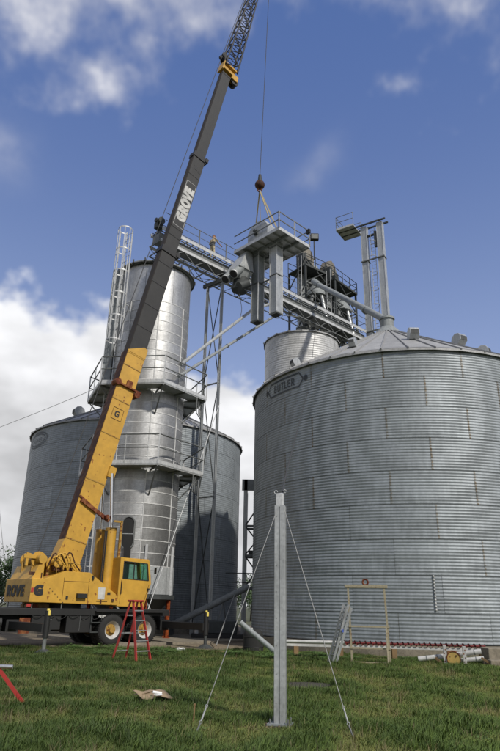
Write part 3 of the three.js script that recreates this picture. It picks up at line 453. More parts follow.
  for (const [z, k] of [[-3.0, 0], [-3.75, 0.12]]) { part('outlet_pipe', [rod(V(-0.3, -1.75, z), V(-0.95, -2.5 - k, z - 0.05), 0.29, 18)], M.galvDull, hop); part('outlet_mouth', rod(V(-0.945, -2.495 - k, z - 0.05), V(-0.965, -2.52 - k, z - 0.05), 0.25, 18), M.black, hop); part('outlet_lip', rod(V(-0.90, -2.44 - k, z - 0.045), V(-0.95, -2.5 - k, z - 0.05), 0.31, 18), M.galvNew, hop); }
  part('valve_body', [rod(V(0.1, -2.3, -3.4), V(0.0, -3.2, -3.5), 0.5, 16), rod(V(0.25, -2.7, -3.0), V(-0.4, -3.15, -3.1), 0.28, 14)], M.steelDark, hop);
  part('ladder_rails', [-0.2, 0.2].map((s) => bar(V(1.9, -4.6, -2.2 + s), V(1.9, 0, -2.2 + s), 0.035)), M.galvNew, o);
  const rg = []; for (let y = -4.4; y < 0; y += 0.3) rg.push(rod(V(1.9, y, -2.4), V(1.9, y, -2.0), 0.012, 6)); part('rungs', rg, M.galv, o);
  for (let y = -4.6; y < -0.8; y += 1.0) part('cage_hoop', new THREE.TorusGeometry(0.36, 0.025, 4, 18, Math.PI * 1.4).rotateX(Math.PI / 2).rotateY(1.0).translate(2.2, y, -2.2), M.galvNew, o);
  part('tag_rope', tubeOf([V(-0.2, -2.2, -3.3), V(-0.25, -3.4, -3.25), V(0.0, -4.6, -3.2), V(-0.15, -5.3, -3.2)], 0.018, 12, 5), M.rope, o);
  const fl = part('floodlight', [box(0.18, 0.3, 0.28, B - 0.1, 1.15, -0.02), rod(V(B, 0.9, 0), V(B - 0.1, 1.1, 0), 0.03)], M.black, o);
  // slings up to the hook, in the same local frame
  const topL = o.worldToLocal.bind(o); o.updateMatrixWorld(true); const tip = topL(V(0.42, 28.05, -33.95));
  const sl = thing('lifting_sling', 'worn tan webbing slings joining the hook ball to the hanging elevator head', 'sling', o.position.toArray(), o.rotation.y);
  for (const [x, z] of [[0.85, -1.1], [1.6, -1.1], [0.85, -3.1], [1.6, -3.1]]) part('strap', bar(V(x, 0.25, z), tip, 0.09, 0.03), M.sling, sl);
}
{
  const o = thing('hook_ball', 'dark round headache ball and hook on the crane hoist line', 'crane hook', [0.42, 28.5, -33.95]);
  part('ball', new THREE.SphereGeometry(0.34, 18, 12), M.rustPlate, o); part('swivel', [new THREE.CylinderGeometry(0.1, 0.16, 0.6, 10).translate(0, 0.55, 0)], M.steelDark, o); part('hook', [new THREE.TorusGeometry(0.13, 0.045, 8, 16, 5).rotateZ(-0.6).translate(0, -0.43, 0)], M.rust, o);
}

// ------------------------------------------------------------------ old elevator heads behind the bridge, tall pair of legs, spouts
function elevatorHead(pos, turn, label, top, bottom, sc = 1, g = 0) {
  const o = thing('bucket_elevator', label, 'bucket elevator', pos, turn), H = top, b = bottom;
  part('hood', [extrude([[-0.95, 0], [-0.95, 0.9], [-0.62, 1.55], [0, 1.85], [0.62, 1.55], [0.95, 0.9], [0.95, 0]], 0.8, 0.02).translate(0, H - 1.9, -0.4).scale(sc, 1, sc)], M.tan, o);
  part('hood_band', [box(2.0 * sc, 0.08, 0.95 * sc, 0, H - 1.9, 0), box(2.0 * sc, 0.06, 0.92 * sc, 0, H - 1.0, 0)], M.steelMid, o);
  for (const s of [-1, 1]) part('trunk', [box(0.62, H - 2 - b, 0.55, s * 0.58 * sc, (H - 2 + b) / 2, 0)], s > 0 ? M.steelMid : M.galvDull, o);
  const pl = part('platform', [box(3.6, 0.08, 2.2, 0.3, H - 3.0, 0.5), box(3.6, 0.18, 0.06, 0.3, H - 3.0, 1.6), box(0.06, 0.18, 2.2, 2.1, H - 3.0, 0.5)], M.steelDark, o);
  for (const [p, q] of [[V(-1.5, H - 3, 1.6), V(2.1, H - 3, 1.6)], [V(2.1, H - 3, 1.6), V(2.1, H - 3, -0.6)], [V(-1.5, H - 3, -0.6), V(2.1, H - 3, -0.6)]]) { for (const y of [0.55, 1.1]) part('guard_rail', rod(p.clone().add(V(0, y, 0)), q.clone().add(V(0, y, 0)), 0.03), M.steelDark, pl); for (let i = 0; i < 4; i++) { const c = p.clone().lerp(q, i / 3); part('rail_post', bar(c, c.clone().add(V(0, 1.12, 0)), 0.05), M.steelDark, pl); } }
  part('motor', [new THREE.CylinderGeometry(0.28, 0.28, 0.8, 14).rotateX(Math.PI / 2).translate(-0.7, H - 2.4, 0.9), box(0.5, 0.6, 0.5, -0.7, H - 2.5, 0.3)], M.steelDark, o);
  part('discharge_chute', [rod(V(0.8, H - 1.9, 0.1), V(1.5, H - 5.0, 0.7), 0.48, 12, 0.34), rod(V(1.5, H - 5.0, 0.7), V(1.0, H - 7.4, 1.0), 0.3, 12)], M.galvDull, o);
  part('distributor', [new THREE.CylinderGeometry(0.4, 0.9, 0.9, 16).translate(0.4, H - 4.6, 0.9), new THREE.CylinderGeometry(0.9, 0.9, 0.25, 16).translate(0.4, H - 5.15, 0.9)], M.galvDull, o);
  const fr = rng(4 + g); for (let i = 0; i < 5; i++) { const a = i * 1.25 + 0.3; part('spout', rod(V(0.4 + Math.cos(a) * 0.6, H - 5.2, 0.9 + Math.sin(a) * 0.6), V(0.4 + Math.cos(a) * 1.7, H - 8.2, 0.9 + Math.sin(a) * 1.2), 0.15, 10), i % 2 ? M.galv : M.steelMid, o); }
  for (const [x, z] of [[-1.4, -0.6], [2.0, -0.6], [-1.4, 1.5], [2.0, 1.5]]) part('frame_column', bar(V(x, b, z), V(x, H - 3, z), 0.14), M.steelDark, o);
  for (let y = b + 0.3; y < H - 4; y += 2.6) { part('frame_brace', bar(V(-1.4, y, 1.5), V(2.0, y + 2.4, 1.5), 0.08), M.steelDark, o); part('frame_brace', bar(V(2.0, y, 1.5), V(-1.4, y + 2.4, 1.5), 0.08), M.steelDark, o); part('frame_girt', bar(V(-1.4, y, 1.5), V(2.0, y, 1.5), 0.1), M.steelMid, o); }
  for (let i = 0; i < 6; i++) { const x = -1.3 + fr() * 3.2, z = -0.5 + fr() * 2.3, y = b + 0.2 + fr() * 2; part('down_pipe', rod(V(x, y, z), V(x + (fr() - 0.5) * 2.2, y + 2.5 + fr() * 2.5, z + (fr() - 0.5) * 1.2), 0.10 + 0.10 * fr(), 10), i % 2 ? M.steelDark : M.steelMid, o); }
  for (let y = b + 0.3; y < H - 4; y += 2.6) { part('frame_brace', bar(V(2.0, y, 1.5), V(2.0, y + 2.4, -0.6), 0.08), M.steelDark, o); part('frame_brace', bar(V(-1.4, y, -0.6), V(-1.4, y + 2.4, 1.5), 0.08), M.steelDark, o); part('frame_girt', bar(V(2.0, y, 1.5), V(2.0, y, -0.6), 0.1), M.steelDark, o); }
  part('service_deck', [box(3.4, 0.07, 2.1, 0.3, H - 6.2, 0.45)], M.steelDark, o); part('belt_guard', [rbox(0.3, 1.7, 0.9, -1.05, H - 2.2, 0.55, 0.1)], M.steelDark, o);
  part('ladder', [bar(V(-1.6, b, 1.2), V(-1.6, H - 2, 1.2), 0.04), bar(V(-1.6, b, 0.8), V(-1.6, H - 2, 0.8), 0.04), ...Array.from({ length: 18 }, (_, i) => rod(V(-1.6, b + 0.3 + i * 0.4, 0.8), V(-1.6, b + 0.3 + i * 0.4, 1.2), 0.015, 5))], M.galvNew, o);
  return o;
}
elevatorHead([4.75, 0, -47.0], BR - 0.1, 'old weathered elevator head with floodlight, above the narrow bright tank', 32.0, 21.9, 0.8, 1);
elevatorHead([6.9, 0, -47.6], BR + 0.1, 'old tan hooded elevator head with railed platform, nearer the tall leg pair', 31.0, 20.5, 0.85, 2);
{ const o = thing('floodlight', 'black floodlight on a thin pole above the old elevator head', 'floodlight', [5.55, 31.2, -46.7]); part('pole', rod(V(0, -0.6, 0), V(0, 1.4, 0), 0.05), M.black, o); part('lamp_housing', rbox(0.75, 0.62, 0.4, 0.05, 1.75, 0, 0.05), M.black, o); part('lens', box(0.6, 0.48, 0.02, 0.05, 1.72, 0.21), M.steelMid, o); }
{
  const o = thing('bucket_elevator', 'tall pair of bright elevator legs with small railed platform on top, behind the big bin', 'bucket elevator', [10.98, 0.4, -47.1], Math.atan2(-0.55, 0.84));
  // local x runs between the two trunks, towards the camera side on the right
  for (const s of [-1, 1]) { const t = part('trunk', box(0.52, 34.2, 0.5, s * 0.76, 17.1, 0), M.galv, o); for (const y of [8, 14, 20, 23.5, 30.5]) part('trunk_flange', box(0.64, 0.08, 0.62, s * 0.76, y, 0), M.steelMid, t); for (const [dx, dz] of [[-0.26, 0.25], [0.26, 0.25]]) part('corner_angle', bar(V(s * 0.76 + dx, 15, dz), V(s * 0.76 + dx, 34.1, dz), 0.05), M.galvNew, t); }
  part('tie_beam', [box(2.2, 0.1, 0.1, 0, 30.5, 0.32), box(2.2, 0.1, 0.1, 0, 23.5, 0.32)], M.steelMid, o);
  part('top_beam', [box(4.6, 0.14, 0.12, -0.9, 34.3, 0.36), box(4.6, 0.14, 0.12, -0.9, 34.3, -0.36)], M.steelDark, o);
  const pl = part('platform', [box(1.7, 0.08, 1.9, -2.3, 34.3, 0), box(1.7, 0.2, 0.05, -2.3, 34.3, 0.97), box(1.7, 0.2, 0.05, -2.3, 34.3, -0.97), box(0.05, 0.2, 1.9, -3.17, 34.3, 0)], M.galvNew, o);
  for (const [p, q] of [[V(-3.15, 34.4, 0.95), V(-1.45, 34.4, 0.95)], [V(-3.15, 34.4, -0.95), V(-1.45, 34.4, -0.95)], [V(-3.15, 34.4, -0.95), V(-3.15, 34.4, 0.95)]]) { for (const y of [0.62, 1.24]) part('guard_rail', rod(p.clone().add(V(0, y, 0)), q.clone().add(V(0, y, 0)), 0.028), M.steelMid, pl); for (let i = 0; i < 2; i++) { const c = p.clone().lerp(q, i); part('rail_post', bar(c, c.clone().add(V(0, 1.26, 0)), 0.05), M.galv, pl); } }
  part('head_bracket', [rod(V(-0.9, 33.2, 0), V(0.9, 33.2, 0), 0.12), box(0.2, 1.6, 0.3, 0.3, 32.6, 0.1)], M.steelDark, o);
  const L = part('ladder_rails', [-0.18, 0.22].map((x) => bar(V(x, 16, 0.1), V(x, 33.8, 0.1), 0.045)), M.galvNew, o); const rg = []; for (let y = 16.3; y < 33.6; y += 0.36) rg.push(rod(V(-0.18, y, 0.1), V(0.22, y, 0.1), 0.016, 5)); part('rungs', rg, M.galvNew, L);
  for (let y = 21; y < 33; y += 1.6) part('cage_hoop', new THREE.TorusGeometry(0.36, 0.03, 4, 16, Math.PI * 1.5).rotateX(Math.PI / 2).rotateY(2.4).translate(0.02, y, 0.4), M.galvNew, L);
}
single('grain_spout', [rod(V(5.5, 26.3, -43.6), V(7.75, 17.0, -31.1), 0.2, 14), rod(V(5.2, 27.2, -44.6), V(5.5, 26.3, -43.6), 0.26, 14), rod(V(7.2, 19.2, -34.1), V(7.22, 19.1, -34.0), 0.26, 14)], M.galvDull, 'grey spout pipe sloping from the old elevator heads to the big bin roof cap', 'spout pipe');
single('grain_spout', [rod(V(-3.9, 14.2, -31.5), V(0.05, 20.4, -36.8), 0.1, 12), rod(V(0.05, 20.4, -36.8), V(1.9, 22.6, -39.6), 0.1, 12)], M.galv, 'upper of two pipes sloping from dryer side up to the bridge', 'spout pipe');
single('grain_spout', [rod(V(-3.9, 13.3, -31.0), V(1.8, 22.3, -41.4), 0.09, 12), rod(V(-1.5, 17.09, -35.38), V(-1.45, 17.17, -35.47), 0.13, 12)], M.galvDull, 'lower of two pipes sloping from dryer side up to the bridge', 'spout pipe');

// ------------------------------------------------------------------ the crane
{
  const o = thing('mobile_crane', 'yellow truck mounted crane with raised black telescopic boom and lattice jib', 'crane', [0.755 * 12.5 + 0.656 * -25.3, 0, -0.656 * 12.5 + 0.755 * -25.3], Math.atan2(0.656, 0.755));
  // local: x = u - 12.5 (towards the boom tip), z towards the camera, y up
  const U = (u) => u - 12.5;
  // carrier
  const fr = part('chassis', [rbox(11.8, 0.5, 1.1, -1.9, 0.95, 0, 0.03), rbox(11.6, 0.12, 2.5, -1.9, 1.34, 0, 0.02), box(11.6, 0.18, 0.06, -1.9, 1.24, 1.24)], M.black, o);
  for (const s of [1, -1]) { part('tool_box', [rbox(1.15, 0.72, 0.55, -0.35, 0.86, s * 0.96, 0.03)], M.black, fr); part('tool_box', [rbox(1.2, 0.62, 0.5, -1.75, 0.92, s * 0.98, 0.03)], M.black, fr); part('fuel_tank', new THREE.CylinderGeometry(0.3, 0.3, 0.9, 18).rotateZ(Math.PI / 2).translate(-2.6 - 1.3, 0.85, s * 0.95), M.black, fr); }
  for (const s of [1, -1]) { part('air_tank', [new THREE.CylinderGeometry(0.13, 0.13, 0.7, 14).rotateZ(Math.PI / 2).translate(0.62, 0.62, s * 0.7)], M.steelDark, fr); part('deck_rail', [rod(V(-2.4, 1.62, s * 1.2), V(-1.2, 1.62, s * 1.2), 0.018), rod(V(-2.4, 1.4, s * 1.2), V(-2.4, 1.62, s * 1.2), 0.018), rod(V(-1.2, 1.4, s * 1.2), V(-1.2, 1.62, s * 1.2), 0.018)], M.steelMid, fr); part('deck_step', [box(0.5, 0.04, 0.2, 0.35, 0.52, s * 1.22), box(0.5, 0.04, 0.2, 0.35, 0.88, s * 1.26), box(0.03, 0.8, 0.03, 0.12, 0.9, s * 1.27), box(0.03, 0.8, 0.03, 0.58, 0.9, s * 1.27)], M.steelDark, fr); part('door_seam', [box(0.012, 0.56, 0.01, -0.35, 0.86, s * 1.24), box(0.09, 0.03, 0.03, -0.2, 0.98, s * 1.245), box(0.012, 0.5, 0.01, -1.75, 0.92, s * 1.235), box(0.09, 0.03, 0.03, -1.6, 1.0, s * 1.24)], M.steelMid, fr); }
  for (let i = 0; i < 7; i++) part('air_hose', tubeOf([V(-2.4 + i * 0.5, 1.3, 1.0), V(-2.3 + i * 0.5, 1.1 - 0.05 * (i % 3), 1.29), V(-2.0 + i * 0.5, 1.12, 1.3), V(-1.9 + i * 0.5, 1.3, 1.0)], 0.014, 12, 5), M.rubber, fr);
  part('coiled_chain', [new THREE.TorusGeometry(0.16, 0.035, 6, 16).rotateX(Math.PI / 2).translate(-2.2, 1.44, 0.9), new THREE.TorusGeometry(0.13, 0.035, 6, 16).rotateX(Math.PI / 2).translate(-2.2, 1.5, 0.92)], M.rust, fr);
  part('timber_mat', [box(0.9, 0.12, 0.24, -2.0, 1.47, 0.35), box(0.9, 0.12, 0.24, -1.95, 1.47, 0.62), box(0.9, 0.1, 0.24, -2.0, 1.58, 0.48)], M.wood, fr);
  part('reflector', box(0.36, 0.1, 0.012, 0.62, 1.12, 1.275), M.white, fr); part('tail_light', box(0.16, 0.1, 0.06, -2.55, 1.5, 1.24), M.red, fr);
  part('mud_flap', box(0.42, 0.55, 0.02, -2.62, 0.78, 1.27), M.rust, fr);
  part('fender', [box(3.3, 0.05, 0.66, 1.9, 1.30, 1.08), box(3.3, 0.05, 0.66, 1.9, 1.30, -1.08)], M.black, fr);
  part('slew_ring', new THREE.CylinderGeometry(0.75, 0.75, 0.24, 30).translate(-0.6, 1.49, 0), M.steelDark, o);
  const tyreG = (() => { const p = [[0.34, -0.2], [0.44, -0.215], [0.53, -0.2], [0.585, -0.155], [0.605, -0.09], [0.605, 0.09], [0.585, 0.155], [0.53, 0.2], [0.44, 0.215], [0.34, 0.2]].map(([a, b]) => new THREE.Vector2(a, b)); return boxUV(new THREE.LatheGeometry(p, 36).rotateX(Math.PI / 2)); })();
  const lugs = []; for (let i = 0; i < 40; i++) { const a = i / 40 * Math.PI * 2; const g = box(0.05, 0.018, 0.34, 0, 0.606, 0); g.rotateZ(a); lugs.push(g); } const treadG = join(lugs);
  const rimG = join([new THREE.LatheGeometry([[0.31, -0.15], [0.36, -0.17], [0.365, 0.19], [0.345, 0.2], [0.30, 0.13], [0.2, 0.02]].map(([a, b]) => new THREE.Vector2(a, b)), 28).rotateX(Math.PI / 2)]);
  const hubG = join([new THREE.CylinderGeometry(0.21, 0.24, 0.1, 20).rotateX(Math.PI / 2).translate(0, 0, 0.03), new THREE.CylinderGeometry(0.11, 0.12, 0.2, 14).rotateX(Math.PI / 2).translate(0, 0, 0.1), ...Array.from({ length: 8 }, (_, i) => new THREE.CylinderGeometry(0.018, 0.018, 0.06, 6).rotateX(Math.PI / 2).translate(Math.cos(i * 0.785) * 0.17, Math.sin(i * 0.785) * 0.17, 0.1))]);
  for (const x of [1.05, 2.6, -4.1, -5.6]) for (const s of [1, -1]) for (const dual of x > 0 ? [0, 1] : [0]) {
    const w = new THREE.Group(); w.name = 'wheel'; w.position.set(x, 0.605, s * (1.2 - dual * 0.46)); if (s < 0) w.rotation.y = Math.PI; o.add(w);
    mesh(tyreG, M.rubber, 'tyre', w); mesh(treadG, M.rubber, 'tread', w); mesh(rimG, M.white, 'rim', w); mesh(hubG, M.yellowOld, 'hub', w);
  }
  part('axle', [rod(V(1.05, 0.605, -1.2), V(1.05, 0.605, 1.2), 0.12), rod(V(2.6, 0.605, -1.2), V(2.6, 0.605, 1.2), 0.12), rod(V(-4.1, 0.605, -1.2), V(-4.1, 0.605, 1.2), 0.12)], M.black, fr);
  for (const x of [-3.05, 3.72]) { const ob = part('outrigger_box', box(0.5, 0.42, 2.5, x, 0.78, 0), M.black, o); for (const s of [1, -1]) {
    const zz = s > 0 ? 4.2 : -3.6, j = part('outrigger_beam', box(0.32, 0.26, Math.abs(zz) - 1.1, x, 0.8, s * (Math.abs(zz) + 1.1) / 2), M.black, ob);
    part('jack', [rod(V(x, 0.5, zz), V(x, 1.35, zz), 0.10, 14)], M.black, ob); part('jack_rod', rod(V(x, 0.12, zz), V(x, 0.6, zz), 0.065, 12), x < 0 ? M.steelMid : M.steelDark, ob); part('float_pad', [new THREE.CylinderGeometry(0.12, 0.36, 0.14, 18).translate(x, 0.08, zz)], M.steelDark, ob); part('jack_cap', [rod(V(x, 1.35, zz), V(x, 1.42, zz), 0.05, 10), rod(V(x, 1.2, zz + 0.09), V(x, 1.36, zz + 0.09), 0.05, 10)], M.bulb, ob);
  } }
  // superstructure
  const plate = [[U(10.45), 1.62], [U(13.75), 1.56], [U(13.75), 1.9], [U(12.35), 2.78], [U(11.25), 2.78], [U(10.45), 2.46]];
  const body = part('turntable_body', [extrude(plate, 0.75, 0.012).translate(0, 0, 0.52), extrude(plate, 0.75, 0.012).translate(0, 0, -1.27), box(3.2, 0.5, 1.04, -0.4, 1.88, 0)], M.yellow, o);
  part('side_box', box(0.42, 0.18, 0.14, U(12.05), 1.88, 1.35), M.black, body); part('data_plate', box(0.32, 0.46, 0.012, U(12.95), 2.0, 1.29), M.white, body); part('grab_handle', [rod(V(U(12.5), 2.52, 1.3), V(U(12.5), 2.68, 1.3), 0.05)], M.black, body);
  for (let i = 0; i < 6; i++) part('rivet', box(0.03, 0.03, 0.02, U(10.7) + i * 0.12, 2.12 - i * 0.1, 1.288), M.ink, body);
  part('panel_seam', [box(0.012, 0.86, 0.008, U(11.25), 2.12, 1.29), box(0.012, 0.9, 0.008, U(12.35), 2.1, 1.29), box(1.1, 0.012, 0.008, U(11.8), 2.42, 1.29)], M.rustPlate, body);
  part('hand_rail', tubeOf([V(U(10.9), 2.72, 1.25), V(U(10.9), 3.0, 1.25), V(U(11.9), 3.05, 1.25), V(U(11.9), 2.78, 1.25)], 0.016, 20, 6), M.yellowOld, body);
  part('warning_decal', [box(0.14, 0.1, 0.008, U(13.3), 2.0, 1.29), box(0.1, 0.14, 0.008, U(11.45), 1.8, 1.29)], M.ink, body);
  part('seam', [box(0.5, 0.03, 0.02, U(13.0), 1.7, 1.29), box(0.06, 0.14, 0.03, U(12.95), 1.68, 1.3), box(0.1, 0.1, 0.05, U(13.5), 1.74, 1.3)], M.rustPlate, body);
  const cwP = [[-1.3, 0], [1.3, 0], [1.3, 0.68], [-1.3, 0.68]];
  const cwS = new THREE.Shape([[U(9.95), -1.29], [U(10.6), -1.29], [U(10.6), 1.29], [U(9.95), 1.29]].map(([a, b]) => new THREE.Vector2(a, b)));
  const cw = part('counterweight', [new THREE.ExtrudeGeometry(new THREE.Shape([[U(10.25), 1.64], [U(10.43), 1.29], [U(10.43), -1.29], [U(9.95) + 0.35, -1.64], [U(9.95), -1.29], [U(9.95), 1.29]].map(([a, b]) => new THREE.Vector2(a, -b)).filter((p) => p.y !== -1.64)), { depth: 0.84, bevelEnabled: true, bevelSize: 0.02, bevelThickness: 0.02, bevelSegments: 1 }).rotateX(-Math.PI / 2).translate(0, 1.62, 0), extrude([[U(10.0), 2.47], [U(10.43), 2.47], [U(10.43), 3.0], [U(10.22), 2.98]], 2.2, 0.012).translate(0, 0, -1.1)], M.yellow, o);
  const text = (s, size, d = 0.008, fat = 0) => { const g = new TextGeometry(s, { font: fontBold, size, depth: d, curveSegments: 4, bevelEnabled: fat > 0, bevelSize: fat, bevelThickness: 0.002, bevelSegments: 1 }); g.computeBoundingBox(); const b = g.boundingBox; return g.translate(-(b.min.x + b.max.x) / 2, -(b.min.y + b.max.y) / 2, 0); };
  const rove = text('ROVE', 0.40, 0.008, 0.025).scale(1.28, 1, 1).rotateY(-Math.PI / 2).translate(U(9.922), 2.03, -0.18); part('lettering', rove, M.ink, cw);
  part('lettering', text('G', 0.42).rotateY(-Math.PI * 0.75).translate(U(10.10), 2.03, -1.50), M.ink, cw);
  part('side_letter', text('G', 0.34, 0.008, 0.03).scale(1.1, 1, 1).translate(U(10.24), 2.05, 1.312), M.ink, cw); part('logo_mark', box(0.1, 0.16, 0.01, U(9.99), 2.05, 1.318), M.red, cw);
  part('hatch', [box(0.5, 0.12, 0.02, U(10.1), 2.66, 1.1), box(0.04, 0.2, 0.04, U(10.36), 2.6, 1.12)], M.rustPlate, cw);
  // winches and hoses
  for (const [x, y, z] of [[U(10.35), 3.22, 0.1], [U(11.0), 3.08, 0.1]]) { const w = part('winch', [new THREE.CylinderGeometry(0.2, 0.2, 1.1, 18).rotateX(Math.PI / 2).translate(x, y, z)], M.yellowOld, o); for (const s of [-0.55, 0.55]) part('winch_flange', new THREE.CylinderGeometry(0.31, 0.31, 0.05, 20).rotateX(Math.PI / 2).translate(x, y, z + s), M.yellow, w); part('winch_motor', [new THREE.CylinderGeometry(0.17, 0.17, 0.42, 14).rotateX(Math.PI / 2).translate(x, y, z + 0.8)], M.yellow, w); part('winch_stand', [box(0.5, 0.5, 0.08, x, y - 0.28, z + 0.5), box(0.5, 0.5, 0.08, x, y - 0.28, z - 0.5)], M.yellowOld, w); }
  const hr = rng(90); for (let i = 0; i < 9; i++) { const x = U(10.7) + hr() * 0.5, z = 0.7 + hr() * 0.5; part('hose', tubeOf([V(x, 2.85 + hr() * 0.5, z), V(x + 0.1 + hr() * 0.3, 3.3 + hr() * 0.25, z + 0.05), V(x + 0.3 + hr() * 0.35, 2.9 + hr() * 0.2, z + 0.1), V(x + 0.5 + hr() * 0.5, 2.72, z + 0.02)], 0.03, 18, 6), i % 3 ? M.yellow : M.rustPlate, o); }
  part('valve_block', [rbox(0.4, 0.3, 0.3, U(11.05), 2.95, 0.9, 0.03), rbox(0.3, 0.2, 0.2, U(11.5), 2.86, 1.0, 0.02)], M.rustPlate, o);
  part('rope_guide', [box(0.5, 0.12, 0.12, U(9.95), 3.3, 0.7), box(0.1, 0.5, 0.1, U(9.85), 3.2, 0.7)], M.yellow, o);
  // cab
  const cabP = [[U(13.72), 1.52], [U(15.0), 1.5], [U(15.3), 2.45], [U(15.14), 3.40], [U(13.72), 3.48]], win = [[U(13.88), 2.62], [U(15.17), 2.58], [U(15.06), 3.28], [U(13.88), 3.33]];
  const cs = new THREE.Shape(cabP.map(([a, b]) => new THREE.Vector2(a, b))); cs.holes.push(new THREE.Path(win.map(([a, b]) => new THREE.Vector2(a, b))));
  const side = () => new THREE.ExtrudeGeometry(cs, { depth: 0.05, bevelEnabled: true, bevelSize: 0.012, bevelThickness: 0.012, bevelSegments: 1 });
  const cab = part('cab', [side().translate(0, 0, 1.25), side().translate(0, 0, 0.4), box(1.44, 0.06, 0.8, U(14.43), 3.45, 0.85), box(1.3, 0.06, 0.8, U(14.36), 1.53, 0.85), box(0.05, 1.9, 0.8, U(13.74), 2.5, 0.85), bar(V(U(15.02), 1.52, 0.85), V(U(15.29), 2.45, 0.85), 0.05, 0.8, V(1, 0, 0)), bar(V(U(15.29), 2.45, 0.47), V(U(15.14), 3.42, 0.47), 0.07), bar(V(U(15.29), 2.45, 1.25), V(U(15.14), 3.42, 1.25), 0.07)], M.yellow, o);
  const pane = (pts, z) => part('window_pane', new THREE.ShapeGeometry(new THREE.Shape(pts.map(([a, b]) => new THREE.Vector2(a, b)))).translate(0, 0, z), M.glass, cab);
  const xm = U(14.42); pane([win[0], [xm - 0.02, 2.6], [xm - 0.02, 3.31], win[3]], 1.28); pane([[xm + 0.02, 2.6], win[1], win[2], [xm + 0.02, 3.31]], 1.265); pane(win, 0.42);
  part('windscreen', bar(V(U(15.28), 2.5, 0.86), V(U(15.14), 3.4, 0.86), 0.01, 0.7, V(1, 0, 0)), M.glass, cab);
  part('window_frame', [bar(V(xm, 2.58, 1.285), V(xm, 3.33, 1.285), 0.045, 0.03), ...win.map((a, i) => { const b = win[(i + 1) % 4]; return bar(V(a[0], a[1], 1.305), V(b[0], b[1], 1.305), 0.035, 0.03); })], M.black, cab);
  part('seat', [rbox(0.5, 0.14, 0.5, U(14.2), 2.2, 0.86, 0.05), rbox(0.14, 0.7, 0.46, U(13.95), 2.6, 0.86, 0.05)], M.black, cab); part('operator_controls', [box(0.3, 0.7, 0.5, U(14.95), 1.95, 0.86), rod(V(U(14.75), 1.9, 0.8), V(U(14.7), 2.7, 0.78), 0.02)], M.steelDark, cab);
  part('door_edge', [bar(V(U(13.82), 1.62, 1.318), V(U(13.82), 2.55, 1.318), 0.012), bar(V(U(14.98), 1.62, 1.318), V(U(15.2), 2.4, 1.318), 0.012)], M.rustPlate, cab); part('cab_handle', rod(V(U(15.16), 2.18, 1.36), V(U(15.16), 2.26, 1.36), 0.05), M.black, cab);
  part('mirror', [rod(V(U(15.2), 3.0, 1.3), V(U(15.35), 3.0, 1.5), 0.012), box(0.02, 0.26, 0.16, U(15.36), 3.0, 1.52)], M.black, cab); part('wiper', [bar(V(U(14.6), 2.66, 1.31), V(U(14.95), 3.1, 1.31), 0.012)], M.black, cab); part('cab_grab_bar', rod(V(U(13.84), 2.0, 1.34), V(U(13.84), 2.5, 1.34), 0.014), M.black, cab);
  part('cab_post', [box(0.1, 1.7, 0.08, U(13.78), 4.2, 0.95), box(0.4, 0.08, 0.08, U(13.6), 5.0, 0.95)], M.yellowOld, cab);
  // boom: frame at its foot, y along the boom, x towards the front face
  const foot = V(U(11.62), 2.25, 0), lean = Math.atan(0.2254), BM = new THREE.Matrix4().makeRotationZ(-lean).setPosition(foot), bm = (g) => join([g].flat(9)).applyMatrix4(BM), Bp = (name, g, m, p) => part(name, bm(g), m, p);
  const sec = (name, y0, y1, d, w, m, label) => { const s = Bp(name, [box(d, y1 - y0, w, 0, (y0 + y1) / 2, 0), box(d + 0.03, 0.14, w + 0.03, 0, y1 - 0.1, 0)], m, o); if (label) s.userData.label = label; Bp('top_plate', box(0.02, y1 - y0 - 0.05, w - 0.04, -d / 2 - 0.016, (y0 + y1) / 2, 0), y0 < 5 ? M.rustPlate : M.boomEdge, s); return s; };
  const b1 = sec('boom_section', 0.3, 11.45, 1.0, 0.62, M.yellow, 'yellow base section');
  Bp('boom_nose', [extrude([[-0.51, 11.35], [0.51, 11.35], [0.51, 11.9], [0.3, 11.95], [-0.51, 11.42]], 0.66, 0.01).translate(0, 0, -0.33)], M.yellow, b1);
  Bp('boom_foot', [extrude([[-0.75, -0.1], [-0.1, -0.9], [0.6, -0.6], [0.62, 0.9], [-0.52, 1.8]], 0.6, 0.02).translate(0, 0, -0.3), rod(V(-0.1, -0.2, -0.75), V(-0.1, -0.2, 0.75), 0.14, 16)], M.yellow, b1);
  for (const y of [1.9, 4.6, 6.9, 8.7, 10.6]) Bp('stiffener', [box(1.0, 0.05, 0.02, 0.005, y, 0.318), box(1.0, 0.05, 0.02, 0.005, y, -0.318)], M.yellowOld, b1);
  Bp('hose_bracket', [box(1.25, 0.08, 0.16, 0.2, 9.5, 0.36), rod(V(-0.5, 9.55, 0.42), V(-0.5, 9.55, 0.0), 0.17, 12), rod(V(0.62, 9.3, 0.5), V(0.62, 9.3, 0.1), 0.15, 12), box(0.3, 0.4, 0.1, 0.1, 9.65, 0.37)], M.rust, b1);
  Bp('pivot_bracket', [bar(V(-0.4, 3.6, 0.36), V(1.15, 3.15, 0.4), 0.16, 0.1), bar(V(-0.5, 3.75, 0.34), V(0.7, 3.3, 0.36), 0.08, 0.06), rod(V(0.95, 3.25, 0.15), V(0.95, 3.25, 0.6), 0.1)], M.rust, b1);
  const lt = bm(text('G', 0.30).translate(-0.02, 8.0, 0.316)); part('side_letter', lt, M.ink, b1); Bp('logo_outline', [box(0.56, 0.016, 0.01, 0, 8.29, 0.32), box(0.56, 0.016, 0.01, 0, 7.71, 0.32), box(0.016, 0.58, 0.01, 0.28, 8.0, 0.32), box(0.016, 0.58, 0.01, -0.28, 8.0, 0.32)], M.rustPlate, b1);
